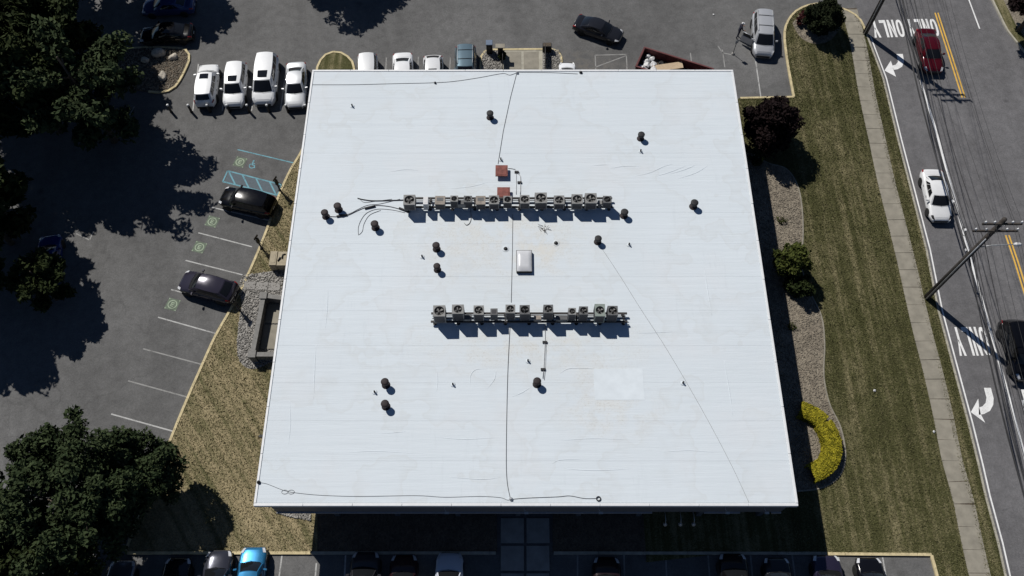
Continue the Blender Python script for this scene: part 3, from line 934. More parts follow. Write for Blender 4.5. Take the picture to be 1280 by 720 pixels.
row1 = [(511.6, 247, 14.5, 'fan', 'ac_grey', 1.15, 1.0, 4), (532, 248, 6, 'slim', 'ac_white', 1.05, 1.9, 4), (550, 247.5, 12, 'lid', 'ac_tan', 1.1, 1.0, 4), (567.7, 245.5, 9.5, 'fan', 'ac_grey', 1.2, .9, 3),
        (584.8, 246, 10.2, 'fan', 'ac_dark', 1.15, .9, 4), (600.8, 247.5, 11.5, 'lid', 'ac_tan', 1.1, 1.05, 4), (617.5, 247, 12.5, 'fan', 'ac_grey', 1.1, 1.0, 4), (634.5, 246.5, 10.5, 'fan', 'ac_grey', 1.12, .95, 3),
        (655.9, 246.3, 12, 'fan', 'ac_grey', 1.15, 1.0, 4), (676.2, 244.5, 15, 'fan', 'ac_grey', 1.25, 1.0, 4), (699, 247, 13, 'fan', 'ac_grey', 1.08, .95, 4), (721.5, 246, 13.6, 'fan', 'ac_grey', 1.15, 1.0, 4),
        (738.7, 245, 14.6, 'fan', 'ac_grey', 1.22, 1.0, 4), (750.2, 250, 5, 'slim', 'ac_grey', .8, 1.2, 4), (759.2, 246.5, 10.5, 'fan', 'ac_dark', 1.1, .95, 3)]
row2 = [(549, 390.5, 15, 'fan', 'ac_grey', 1.15, 1.0, 4), (572.3, 388.3, 14.6, 'fan', 'ac_grey', 1.2, .85, 4), (598.3, 389.5, 12.6, 'fan', 'ac_grey', 1.12, 1.0, 4), (617.5, 391.5, 9, 'grid', 'ac_dark', .95, 1.0, 4),
        (638, 388, 12, 'fan', 'ac_grey', 1.2, .95, 4), (656, 389, 12.5, 'fan', 'ac_dark', 1.15, 1.0, 3), (685.5, 388, 12, 'fan', 'ac_dark', 1.2, .95, 4), (715.3, 391, 9.5, 'fan', 'ac_grey', 1.05, .95, 4),
        (729.6, 390, 11, 'fan', 'ac_dark', 1.15, 1.0, 4), (750, 389.5, 12.8, 'fan', 'ac_green', 1.15, 1.3, 4), (766, 390, 12.6, 'fan', 'ac_dark', 1.12, 1.0, 4)]
KW = {'fan': 'condenser with a round top fan', 'lid': 'condenser with a flat lid', 'slim': 'narrow condenser cabinet', 'grid': 'low condenser with a grid top'}
for nm, row in (('rear', row1), ('front', row2)):
    for i, (cx, cy, wp, k, m, zt, dk, nb) in enumerate(row):
        condenser(cx, cy + (2.6 if nm == 'rear' else -2.0), wp, k, M[m], f"{LOOK[m]} {KW[k]}, {ORD[i]} from left in the {nm} row", zt + (.04 if nm == 'rear' else .34), dk, random.uniform(-.02, .02), f'condensers in the {nm} rooftop row', nb)

def rack(x0, x1, yb, yf, label):
    A, B = G(x0, yf, H + .36), G(x1, yf, H + .36)
    C = G(x0, yb, H + .36)
    Lx = B[0] - A[0]; D = C[1] - A[1]
    t = thing('equipment_rack', label, 'steel rack', (A[0], A[1], H), 0, 'steel racks on the roof')
    for y in (0, D):
        MB().box(0, Lx, y - .06, y + .06, .26, .385).build('rail', M['steel_dark'], t)
    n = int(Lx / 1.55)
    for i in range(n + 1):
        x = .25 + (Lx - .5) * i / n
        MB().box(x - .05, x + .05, .062, D - .062, .28, .38).build('cross_bar', M['steel_dark'], t)
        for y in (0, D):
            mb = MB(); mb.tube([(x, y, .005), (x, y, .259)], .045, 8); mb.lathe([(.13, .003), (.13, .02)], (x, y, 0), 10)
            mb.build('leg', M['steel_dark'], t)
    for y, z in ((D * .33, .40), (D * .62, .405)):
        MB().tube([(.1, y, z), (Lx * .4, y + .05, z), (Lx - .1, y, z)], .03, 6).build('pipe', M['copper'], t)
    return t
rack(505, 766, 247.5, 258.5, 'long dark steel rack carrying the rear row of condensers')
rack(538.5, 784.5, 391.5, 401.8, 'long dark steel rack carrying the front row of condensers')
# stray small boxes and pipe runs on the racks
for cx, cy, w_, d_, h_, m, nm, lab in ((577, 255.5, .7, .38, .52, 'ac_dark', 'control_box', 'dark control box standing in front of the fourth condenser of the rear row'),
                                     (672, 398, .5, .3, .35, 'ac_tan', 'control_box', 'small tan control box on the front rack beside the dark fan unit'),
                                     (702, 398, .8, .3, .3, 'ac_dark', 'control_box', 'wide dark control box low on the front rack right of the middle'),
                                     (584, 397, .6, .35, .3, 'ac_dark', 'control_box', 'dark control box low on the front rack near its left end')):
    x, y = G(cx, cy, H + .6)
    t = thing(nm, lab, 'control box', (x, y, H + .40), 0, 'control boxes on the racks')
    MB().box(-w_ / 2, w_ / 2, -d_ / 2, d_ / 2, 0, h_, .015).build('housing', M[m], t)
    MB().box(-w_ * .35, w_ * .35, -d_ / 2 - .012, -d_ / 2 - .002, .05, h_ - .06).build('door', M['ac_grey'], t)

# mushroom vents
def make_vent():
    t = empty('roof_vent')
    MB().lathe([(.30, .004), (.27, .03), (.13, .05), (.12, .46)], n=14).build('neck', M['vent_brown'], t)
    MB().lathe([(.18, .44), (.26, .45), (.275, .60), (.25, .64), (.12, .655), (.0001, .66)], n=16).build('cap', M['vent'], t)
    return t
vents = [(612.5, 141.5, 'vent', 'dark mushroom roof vent left of the cable near the back edge'), (802, 168, 'vent', 'dark mushroom roof vent alone in the back right of the roof'),
         (868.5, 253.5, 'vent', 'dark mushroom roof vent nearest the right roof edge'), (405.5, 266, 'vent_brown', 'dark mushroom roof vent at the far left end of the pipe run'),
         (421.5, 257.5, 'vent_brown', 'dark mushroom roof vent just behind the pipe run on the left'), (468, 280, 'vent_brown', 'dark mushroom roof vent in front of the curved hoses on the left'),
         (545, 307, 'vent_brown', 'upper of two close roof vents left of the skylight'), (546, 333, 'vent_brown', 'lower of two close roof vents left of the skylight'),
         (748, 298, 'vent', 'dark mushroom roof vent where the long diagonal wire starts'), (781, 265, 'vent', 'dark mushroom roof vent off the right end of the rear condenser row'),
         (481, 478, 'vent_brown', 'upper of two brownish roof vents at the front left'), (481, 505, 'vent_brown', 'lower of two brownish roof vents at the front left'),
         (671.5, 477, 'vent_brown', 'brownish roof vent at the end of the pipe from the front condenser row')]
v0 = make_vent()
for i, (x, y, m, lab) in enumerate(vents):
    o = v0 if i == 0 else copy_tree(v0)
    p = G(x, y - .8, H + .62)
    o.location = (p[0], p[1], H); o.rotation_euler = (0, 0, i * .7)
    tag(o, lab, 'roof vent', 'mushroom vents on the roof')
    k = random.uniform(.92, 1.05); o.scale = (k, k, random.uniform(.9, 1.1))
    if m == 'vent_brown':
        for c_ in o.children:
            if c_.name.startswith('cap'): c_.data = c_.data.copy(); c_.data.materials[0] = M['vent_brown']
pipes = [(440, 131.5, 'near the back left corner of the roof'), (801, 188, 'in front of the back right vent'), (786.5, 305, 'right of the diagonal wire near the rear row'), (660, 450.5, 'left of the pipe in front of the front row'),
         (566, 480, 'between the front left vents and the centre cable'), (854, 478, 'right of the pale patch'), (626, 198.5, 'just behind the red exhaust hood'), (527.5, 320, 'left of the two close vents'), (468, 489.5, 'left of the two front left vents')]
for i, (x, y, lab) in enumerate(pipes):
    p = G(x, y, H + .15)
    t = thing('vent_pipe', 'small dark stub pipe ' + lab, 'pipe', (p[0], p[1], H), i * 1.1, 'small stub pipes on the roof')
    MB().lathe([(.06, .0), (.055, .26), (.04, .26), (.04, .15)], n=10).build('stub', M['vent'], t)
    MB().lathe([(.17, .004), (.14, .02), (.07, .05)], n=12).build('flashing', M['roof'], t)
for x, y, lab in ((632, 311, 'left of the centre cable beside the skylight'), (695, 304, 'right of the skylight')):
    p = G(x, y, H)
    t = thing('roof_drain', 'round black roof drain with a pale ring ' + lab, 'drain', (p[0], p[1], H), 0, 'roof drains')
    MB().lathe([(.25, .007), (.24, .014), (.16, .016)], n=18).build('ring', M['roof'], t)
    mb = MB(); mb.lathe([(.15, .017), (.13, .07), (.05, .11), (.0001, .112)], n=14); mb.build('strainer', M['black'], t)
# skylight
p0, p1 = G(645.5, 312.5, H + .3), G(665, 339, H + .3)
t = thing('skylight', 'pale rectangular skylight dome in the middle of the roof', 'skylight', ((p0[0] + p1[0]) / 2, (p0[1] + p1[1]) / 2, H))
sx, sy = (p1[0] - p0[0]) / 2, (p0[1] - p1[1]) / 2
MB().box(-sx, sx, -sy, sy, 0, .24).build('curb', M['steel_dark'], t)
MB().box(-sx - .015, sx + .015, -sy - .015, sy + .015, .241, .27, .01).build('frame', M['ac_dark'], t)
vs = []; fs = []; n = 8
for i in range(n + 1):
    for j in range(n + 1):
        u, v = i / n * 2 - 1, j / n * 2 - 1
        vs.append((u * (sx - .03), v * (sy - .03), .272 + .13 * (1 - u ** 4) ** .5 * (1 - v ** 4) ** .5))
for i in range(n):
    for j in range(n):
        fs.append((i * (n + 1) + j, (i + 1) * (n + 1) + j, (i + 1) * (n + 1) + j + 1, i * (n + 1) + j + 1))
MB().add(vs, fs, True).build('dome', M['skylight'], t)
# red vent caps
for x, y, w_, d_, lab in ((627, 213.2, .92, .98, 'rusty red square exhaust hood behind the rear condenser row'), (629.5, 240.5, .95, .92, 'rusty red square exhaust hood partly hidden by the rear condenser row')):
    p = G(x, y, H + .36)
    t = thing('exhaust_hood', lab, 'vent', (p[0], p[1], H), 0, 'red exhaust hoods on the roof')
    MB().box(-.22, .22, -.22, .22, 0, .29).build('neck', M['ac_dark'], t)
    MB().box(-w_ / 2, w_ / 2, -d_ / 2, d_ / 2, .291, .38, .02).build('cap', M['rust'], t)
    MB().box(-w_ / 2 + .1, w_ / 2 - .1, -d_ / 2 + .1, d_ / 2 - .1, .382, .40).build('raised_panel', M['rust'], t)

# cables, pipes and hoses lying on the roof
def roof_run(name, pts, rad, m, label, cat, z=None, smooth=True, clamps=()):
    z = rad * .9 + .008 if z is None else z
    P = [G(a, b_, H) for a, b_ in pts]
    if smooth and len(P) > 2: P = smooth_line(P, 5)
    t = thing(name, label, cat, (0, 0, H))
    MB().tube([(p[0], p[1], z + .0 * i) for i, p in enumerate(P)], rad, 6).build('run', m, t)
    for cx, cy in clamps:
        q = G(cx, cy, H)
        MB().box(q[0] - .16, q[0] + .16, q[1] - .08, q[1] + .08, .0, z + rad + .05, .01).build('support_block', M['vent'], t)
    return t
def end_knob(t, x, y, m='galv', r=.12):
    q = G(x, y, H)
    MB().lathe([(r, .0), (r, .06), (r * .6, .14), (.0001, .17)], (q[0], q[1], 0.005), 10).build('terminal', M[m], t)
t = roof_run('lightning_cable', [(646, 91), (638, 122), (629, 164), (622.5, 205)], .017, M['cable'], 'thin cable from the back edge to the red exhaust hood', 'cable', smooth=False); end_knob(t, 646.5, 91.5)
roof_run('lightning_cable', [(641, 268), (640.3, 320), (639, 378)], .016, M['cable'], 'thin cable running between the two condenser rows', 'cable', smooth=False)
t = roof_run('lightning_cable', [(637.5, 408), (634.5, 470), (632.8, 560), (633.6, 600), (638, 624)], .018, M['cable'], 'thin cable from the front condenser row to the front edge', 'cable'); end_knob(t, 638.8, 624)
t = roof_run('lightning_cable', [(389, 106), (440, 106), (480, 105), (543, 103.5), (570, 101.5), (600, 97), (628, 92), (637, 94), (646, 91)], .013, M['cable'], 'thin cable wandering along the back roof edge', 'cable', clamps=()); end_knob(t, 544, 104, 'black', .09)
t = roof_run('lightning_cable', [(323, 603), (334, 605), (352, 612), (366, 615.5), (400, 619), (450, 620.5), (520, 619.5), (556, 621.5), (600, 620.5), (625, 622), (634, 625), (638, 624.5)], .010, M['cable'], 'thin looping cable along the front left roof edge', 'cable')
for lx, sg_ in ((356, 1), (364, -1)):
    q = G(lx, 615, H); MB().tube([(q[0] + .2 * math.cos(a * .5236), q[1] + .13 * math.sin(a * .5236), .02) for a in range(13)], .010, 5).build('loop', M['cable'], t)
end_knob(t, 323.5, 603, 'black', .12)
t = roof_run('lightning_cable', [(640, 624), (660, 622.5), (697, 621), (712, 619.8), (730, 623), (746, 623)], .014, M['cable'], 'short thin cable along the front edge ending in a ring', 'cable')
q = G(748, 623.5, H); MB().tube([(q[0] + .13 * math.cos(a * .5236), q[1] + .13 * math.sin(a * .5236), .05) for a in range(13)], .035, 6).build('ring', M['black'], t)
t = roof_run('lightning_cable', [(648, 90.5), (690, 91), (722, 92.5)], .013, M['cable'], 'short thin cable along the back edge right of the centre', 'cable'); end_knob(t, 726, 91, 'black', .13)
roof_run('diagonal_wire', [(748.5, 305), (775, 345), (800, 385), (828, 428), (858, 478), (890, 535), (915, 583), (936, 628)], .008, M['cable'], 'very thin wire crossing the right half of the roof diagonally', 'wire')
roof_run('hose', [(447, 248), (456, 250), (470, 251.2), (505, 250.2)], .032, M['copper'], 'dark refrigerant hose to the left end of the rear row', 'hose')
roof_run('hose', [(449, 248), (455, 253), (468, 251.8), (490, 249)], .012, M['cable'], 'thin grey hose tangled beside the dark hose on the left', 'hose')
t = roof_run('refrigerant_pipe', [(408, 270.5), (422, 271), (434, 269.5), (446, 264), (457, 259.5), (470, 257), (485, 258), (498, 261), (510, 264.5)], .022, M['cable'], 'refrigerant pipe pair curving to the leftmost vents', 'pipe')
for a, b_ in (((421, 271), (434, 269)), ((456, 261), (469, 258)), ((499, 260.5), (512, 265.5))):
    P_, Q_ = G(*a, H), G(*b_, H)
    MB().tube([(P_[0], P_[1], .05), (Q_[0], Q_[1], .05)], .085, 8).build('insulation', M['copper'], t)
roof_run('refrigerant_pipe', [(424, 268), (436, 267.5), (448, 261.5), (460, 256.5), (475, 255), (500, 249)], .014, M['cable'], 'thin second pipe beside the insulated pipe pair', 'pipe')
roof_run('hose', [(448, 294), (448, 284), (452, 274), (459, 266), (472, 261.5), (490, 262.5), (506, 266)], .014, M['cable'], 'outer of two curved grey hoses behind the left vent', 'hose')
roof_run('hose', [(449, 293.5), (453, 289), (455, 280), (462, 269), (476, 263)], .013, M['cable'], 'inner of two curved grey hoses behind the left vent', 'hose')
roof_run('hose', [(588, 262), (589, 272), (587, 279), (583, 281.5), (580.5, 279)], .022, M['ac_grey'], 'short grey hose hanging in front of the rear row', 'hose')
t = roof_run('refrigerant_pipe', [(635, 210.5), (642, 211.5), (645, 215), (645.2, 243)], .02, M['galv'], 'slim pipe bending round beside the red exhaust hood', 'pipe')
t = roof_run('refrigerant_pipe', [(646, 216), (649.5, 219), (650.6, 224), (650.3, 243)], .028, M['galv'], 'thick pipe with dark clamps beside the red exhaust hood', 'pipe', clamps=((645.8, 215.5), (649.5, 228.5)))
t = roof_run('refrigerant_pipe', [(681.4, 405), (681.2, 428), (679.6, 462), (678.5, 473)], .024, M['galv'], 'left pipe of the pair running from the front row to a vent', 'pipe', smooth=False, clamps=((681, 428), (678.8, 462)))
roof_run('refrigerant_pipe', [(682.8, 427), (681.6, 462), (680.2, 475)], .016, M['galv'], 'right pipe of the pair running from the front row to a vent', 'pipe', smooth=False)
# debris by the skylight
t = thing('twigs', 'small heap of dark twigs and scrap in front of the rear condenser row', 'debris', (*G(679, 286, H), H))
for k in range(9):
    a = random.uniform(0, 6.28); l = random.uniform(.15, .6)
    mb = MB(); x, y = random.uniform(-.35, .35), random.uniform(-.25, .25)
    mb.tube([(x, y, .02), (x + l * math.cos(a), y + l * math.sin(a), random.uniform(.02, .14))], .016, 5); mb.build('twig', M['bark'], t)
# lamps over the front wall
for i, x in enumerate((831, 850, 866.5)):
    p = G(x, 641, 3.2)
    t = thing('wall_lamp', f"{('left', 'middle', 'right')[i]} one of three small gooseneck lamps under the front roof edge", 'lamp', (p[0], FY0 - .02, 3.3), 0, 'gooseneck lamps on the front wall')
    MB().tube([(0, 0, -.1), (0, -.25, .05), (0, -.55, .06), (0, -.72, -.12)], .02, 6).build('arm', M['galv'], t)
    MB().lathe([(.03, -.12), (.06, -.2), (.14, -.32), (.13, -.32)], (0, -.74, 0), 12).build('lamp_shade', M['galv'], t)
for x, lab in ((556, 'bracket left of the middle'), (655, 'pale box in the middle'), (748, 'bracket right of the middle'), (906, 'pale box near the right corner'), (955, 'bracket nearest the right corner')):
    p = G(x, 636, 4.7)
    t = thing('flood_light', f'small flood light on the front roof edge, {lab}', 'light', (p[0], FY0 - .01, 4.75), 0, 'flood lights on the front fascia')
    MB().tube([(0, 0, .15), (0, -.2, .1), (.12, -.32, .02)], .022, 6).build('arm', M['ledge'], t)
    MB().obox((.14, -.38, -.02), (.26, 0, 0), (0, .14, .04), (0, -.04, .16)).build('lamp_head', M['galv'], t)
for x, y, lab in ((324, 545, 'left'),):
    p = G(x + 1.5, y, H - .1)
    t = thing('camera_box', 'small dark camera on the left roof edge', 'camera', (RX0 - .05, p[1], H - .12))
    MB().box(-.22, .02, -.09, .09, -.08, .06, .02).build('housing', M['black'], t)
    MB().box(-.26, -.221, -.05, .05, -.06, .03).build('lens_hood', M['ac_dark'], t)
# ================================================================== VEHICLES
# s = distance from the front bumper / length; hood line, belt, cabin marks
KIND = {
 'sedan':   dict(L=4.80, W=1.84, H=1.45, top=[(0, .56), (.015, .66), (.06, .76), (.18, .88), (.27, .96), (.6, .98), (.83, 1.02), (.95, 1.03), (.985, .96), (1, .70)], cab=(.265, .415, .675, .845), belt=.96),
 'suv':     dict(L=4.75, W=1.92, H=1.72, top=[(0, .62), (.015, .82), (.05, .92), (.16, 1.02), (.25, 1.08), (.6, 1.10), (.93, 1.12), (.985, 1.06), (1, .70)], cab=(.24, .375, .88, .975), belt=1.07),
 'van':     dict(L=5.05, W=1.98, H=1.78, top=[(0, .60), (.015, .80), (.05, .90), (.13, 1.02), (.2, 1.10), (.6, 1.10), (.94, 1.12), (.985, 1.06), (1, .70)], cab=(.185, .335, .91, .98), belt=1.08),
 'hatch':   dict(L=4.35, W=1.80, H=1.50, top=[(0, .58), (.015, .70), (.05, .80), (.17, .92), (.26, 1.0), (.6, 1.01), (.92, 1.05), (.98, 1.0), (1, .68)], cab=(.25, .40, .80, .965), belt=.99),
}
def interp(tab, s):
    for (a, va), (b_, vb) in zip(tab[:-1], tab[1:]):
        if a <= s <= b_: return va + (vb - va) * ((s - a) / (b_ - a) if b_ > a else 0)
    return tab[-1][1]
PAINTS = {}
def paint_of(col, metal, rough):
    k = (col, metal, rough)
    if k not in PAINTS: PAINTS[k] = car_paint('car_paint', col, metal, rough)
    return PAINTS[k]
WHEEL = {}
def wheel_meshes(r):
    if r not in WHEEL:
        mb = MB(); n = 22
        prof = [(r * .62, -.10), (r * .96, -.11), (r, -.07), (r, .07), (r * .96, .11), (r * .62, .10)]
        mb.lathe(prof, n=n); ty = mb.mesh('tyre'); ty.materials.append(M['tyre'])
        mb = MB()
        mb.lathe([(r * .63, .0), (r * .63, .095), (r * .55, .10), (r * .54, .06), (.001, .05)], n=n)
        for k in range(5):
            a = 2 * math.pi * k / 5
            mb.obox((math.cos(a) * r * .31, math.sin(a) * r * .31, .075), (math.cos(a) * r * .5, math.sin(a) * r * .5, 0), (-math.sin(a) * .06, math.cos(a) * .06, 0), (0, 0, .03))
        ri = mb.mesh('rim'); ri.materials.append(M['rim'])
        WHEEL[r] = (ty, ri)
    return WHEEL[r]
def car(name, label, cat, at, ahead, kind='sedan', col=(.7, .7, .7), metal=.15, rough=.35, sunroof=0, rails=False, group=None, scale=1.0, glass=None, lamp=None, open_door=False, z_ref=.75, roofcol=None, bars=False):
    K = KIND[kind]
    L, W, Ht = K['L'] * scale, K['W'] * scale, K['H'] * scale
    c = Vector(G(at[0], at[1], z_ref)); h = Vector(G(ahead[0], ahead[1], z_ref)) - c
    t = thing(name, label, cat, (c.x, c.y, .0), math.atan2(h.x, -h.y), group)
    P_ = paint_of(col, metal, rough)
    def halfw(s):
        e = 1.0
        if s < .14: e = 1 - .26 * ((.14 - s) / .14) ** 2.0
        if s > .88: e = 1 - .20 * ((s - .88) / .12) ** 2.0
        return W / 2 * e
    def section(s, grow=0.0):
        w_ = halfw(s) + grow; zt = interp(K['top'], s) * scale + grow
        zs = zt - (.17 if .1 < s < .92 else .10)
        bot = .24 if .08 < s < .92 else .30
        return [(-w_ * .90, bot), (-w_ * .985, .38), (-w_, .55), (-w_ * .985, max(.6, zs - .06)), (-w_ * .95, max(.64, zs + .02)), (-w_ * .87, zt - .075), (-w_ * .74, zt - .03), (-w_ * .40, zt - .006), (0, zt),
                (w_ * .40, zt - .006), (w_ * .74, zt - .03), (w_ * .87, zt - .075), (w_ * .95, max(.64, zs + .02)), (w_ * .985, max(.6, zs - .06)), (w_, .55), (w_ * .985, .38), (w_ * .90, bot)]
    st = [0, .012, .035, .07, .11, .16, .21, .27, .34, .42, .5, .58, .66, .74, .82, .88, .93, .965, .988, 1]
    Y = lambda s: (s - .5) * L
    mb = MB(); vs = []; fs = []; nS = 17
    for s in st:
        vs += [(x, Y(s), z) for x, z in section(s)]
    for i in range(len(st) - 1):
        for k in range(nS - 1):
            fs.append((i * nS + k, i * nS + k + 1, (i + 1) * nS + k + 1, (i + 1) * nS + k))
    fs.append(tuple(range(nS - 1, -1, -1))); q = (len(st) - 1) * nS; fs.append(tuple(q + k for k in range(nS)))
    fs = [f[::-1] for f in fs]
    mb.add(vs, fs, True)
    # greenhouse shell
    c0, c1, c2, c3 = [Y(s) for s in K['cab']]
    zb = K['belt'] * scale
    wb, wr = W / 2 * .925, W / 2 * (.72 if kind in ('sedan', 'hatch') else .76)
    z0f = interp(K['top'], K['cab'][0]) * scale - .02; z0r = interp(K['top'], K['cab'][3]) * scale - .02
    bw0, bw3 = wb * .93, wb * (.90 if kind != 'sedan' else .86)
    cr = .035
    base = [(-bw0, c0, z0f - .02), (bw0, c0, z0f - .02), (wb, (c1 + c0) / 2 + .25, zb - .03), (wb, (c2 + c3) / 2 - .1, zb - .02), (bw3, c3, z0r - .03), (-bw3, c3, z0r - .03), (-wb, (c2 + c3) / 2 - .1, zb - .02), (-wb, (c1 + c0) / 2 + .25, zb - .03)]
    # roof as crowned grid
    nr, nc = 7, 7
    rw = lambda v: wr * (1 - .10 * (2 * v - 1) ** 2)
    rz = lambda u, v: Ht - .055 * (2 * v - 1) ** 2 - .04 * abs(2 * u - 1) ** 3 - cr * 0
    roofv = []
    for i in range(nr):
        v = i / (nr - 1)
        for j in range(nc):
            u = j / (nc - 1)
            bow = .07 * (1 - (2 * u - 1) ** 2)
            yy = c1 + (c2 - c1) * v + (-bow * (1 - v) + bow * v)
            roofv.append(((2 * u - 1) * rw(v), yy, rz(u, v)))
    rf = [(i * nc + j, i * nc + j + 1, (i + 1) * nc + j + 1, (i + 1) * nc + j) for i in range(nr - 1) for j in range(nc - 1)]
    front = roofv[:nc]; back = roofv[(nr - 1) * nc:]
    lft = [roofv[i * nc] for i in range(nr)]; rgt = [roofv[i * nc + nc - 1] for i in range(nr)]
    def patch(A, B, n=5, bulge=.03, inset=None, lift=0.0, outward=None):
        """surface between lower edge A->B given as functions"""
        pass
    def base_front(u):
        bow = .16 * (1 - (2 * u - 1) ** 2)
        return Vector(((2 * u - 1) * bw0, c0 - bow * .8, z0f + .0 - .02))
    def base_back(u):
        bow = .10 * (1 - (2 * u - 1) ** 2)
        return Vector(((2 * u - 1) * bw3, c3 + bow, z0r - .03))
    def top_front(u): return Vector(((2 * u - 1) * rw(0), c1 - .07 * (1 - (2 * u - 1) ** 2), rz(u, 0)))
    def top_back(u): return Vector(((2 * u - 1) * rw(1), c2 + .07 * (1 - (2 * u - 1) ** 2), rz(u, 1)))
    def side_base(v, sg):
        a = Vector((sg * bw0, c0, z0f - .02)); b_ = Vector((sg * bw3, c3, z0r - .03))
        p = a.lerp(b_, v); p.x = sg * (bw0 + (bw3 - bw0) * v + (wb - max(bw0, bw3) + .03) * math.sin(math.pi * v) ** .6)
        p.z = zb - .03 + (0 if 0 < v < 1 else 0); return p
    def side_top(v, sg): return Vector((sg * rw(v), c1 + (c2 - c1) * v, rz(1, v)))
    def grid(f0, f1, nu, nv, rng=(0, 1, 0, 1), lift=0.0, bulge=0.0, flip=False):
        u0, u1, v0, v1 = rng; g = []
        for i in range(nv + 1):
            tv = v0 + (v1 - v0) * i / nv
            for j in range(nu + 1):
                u = u0 + (u1 - u0) * j / nu
                a, b_ = f0(u), f1(u)
                p = a.lerp(b_, tv)
                g.append(p)
        F = [(i * (nu + 1) + j, i * (nu + 1) + j + 1, (i + 1) * (nu + 1) + j + 1, (i + 1) * (nu + 1) + j) for i in range(nv) for j in range(nu)]
        if flip: F = [f[::-1] for f in F]
        if lift or bulge:
            out = []
            w1 = nu + 1
            for i in range(nv + 1):
                for j in range(nu + 1):
                    du = g[i * w1 + min(j + 1, nu)] - g[i * w1 + max(j - 1, 0)]
                    dv = g[min(i + 1, nv) * w1 + j] - g[max(i - 1, 0) * w1 + j]
                    nrm = du.cross(dv).normalized()
                    if flip: nrm = -nrm
                    tv = v0 + (v1 - v0) * i / nv
                    out.append(g[i * w1 + j] + nrm * (lift + bulge * math.sin(math.pi * tv)))
            g = out
        return g, F
    shell = [grid(base_front, top_front, 8, 4, bulge=.02), grid(base_back, top_back, 8, 4, bulge=.02, flip=True)]
    for sg in (-1, 1):
        shell.append(grid(lambda v: side_base(v, sg), lambda v: side_top(v, sg), 10, 4, bulge=.02, flip=(sg < 0)))
    for g, F in shell: mb.add(g, F, True)
    mb.add(roofv, rf, True)
    mb.mats = [P_, M['trim']]; 
    body = mb.build('body', None, t)
    gm = glass or M['glass']
    def pane(nm, f0, f1, nu, nv, rng, flip=False, m=None):
        g, F = grid(f0, f1, nu, nv, rng, lift=.012, bulge=.02, flip=flip)
        x = MB().add(g, F, True)
        return x.build(nm, m or gm, t)
    pane('windshield', base_front, top_front, 8, 4, (.05, .95, .06, .93))
    pane('rear_window', base_back, top_back, 8, 4, (.09, .91, .16 if kind == 'sedan' else .30, .92), True)
    rear_end = .86 if kind == 'sedan' else .90
    cuts = [.17, .46, .72] if kind in ('sedan', 'hatch') else [.16, .42, .66]
    cuts.append(rear_end)
    for sg in (-1, 1):
        for a, b_ in zip(cuts[:-1], cuts[1:]):
            pane('side_window', lambda v: side_base(v, sg), lambda v: side_top(v, sg), 4, 3, (a + .012, b_ - .012, .22, .90), sg < 0)
    # hood and boot lid: proud skins whose edges read as shut lines
    def skin(nm, s0, s1, x0, x1, grow=.006):
        g = []; N = 6; Q = 8
        for i in range(N + 1):
            s = s0 + (s1 - s0) * i / N
            sec = section(s, grow)
            for j in range(Q + 1):
                xx = x0 + (x1 - x0) * j / Q
                X = xx * (halfw(s) + grow)
                zz = None
                for (xa, za), (xb, zb_) in zip(sec[4:12], sec[5:13]):
                    if xa <= X <= xb: zz = za + (zb_ - za) * (X - xa) / (xb - xa); break
                if zz is None: zz = sec[8][1]
                g.append((X, Y(s), zz))
        F = [(i * (Q + 1) + j, i * (Q + 1) + j + 1, (i + 1) * (Q + 1) + j + 1, (i + 1) * (Q + 1) + j) for i in range(N) for j in range(Q)]
        return MB().add(g, F, True).build(nm, P_, t)
    skin('hood', .045, K['cab'][0] - .012, -.80, .80)
    if kind == 'sedan': skin('boot_lid', K['cab'][3] + .02, .975, -.78, .78)
    # door skins
    dcut = [.27, .50, .72] if kind != 'van' else [.24, .45, .72]
    for sg in (-1, 1):
        for a, b_ in zip(dcut[:-1], dcut[1:]):
            g = []; N = 4
            for i in range(N + 1):
                s = a + .006 + (b_ - a - .012) * i / N
                sec = section(s, .006)
                ks = (1, 2, 3, 4) if sg < 0 else (15, 14, 13, 12)
                for k in ks: g.append((sec[k][0], Y(s), sec[k][1]))
            F = [(i * 4 + j, i * 4 + j + 1, (i + 1) * 4 + j + 1, (i + 1) * 4 + j) for i in range(N) for j in range(3)]
            if sg < 0: F = [f[::-1] for f in F]
            d_ = MB().add(g, F, True).build('door', P_, t)
            yy = Y(b_ - .05); MB().box(*sorted((sg * (W / 2 + .004), sg * (W / 2 + .03))), yy - .09, yy + .09, zb * .78, zb * .78 + .03).build('handle', M['trim'] if col[0] > .3 else P_, d_)
    # wheels
    r = .335 * scale if kind in ('sedan', 'hatch') else .365 * scale
    ty, ri = wheel_meshes(round(r, 3))
    for s in (.185, .80):
        for sg in (-1, 1):
            arch = MB(); 
            pts = [(sg * (halfw(s) - .02), Y(s) + (r + .05) * math.cos(a), r + (r + .05) * math.sin(a)) for a in np.linspace(0, math.pi, 13)]
            arch.add(pts + [(sg * (halfw(s) + .012), p[1], p[2]) for p in pts], [(i, i + 1, 14 + i, 13 + i) for i in range(12)] + [tuple(range(13, 26))], False)
            arch.build('wheel_arch', M['trim'], t)
            wh = link('wheel', ty, t, (sg * (W / 2 - .085), Y(s), r)); wh.rotation_euler = (0, math.pi / 2 * sg, 0)
            link('rim', ri, wh)
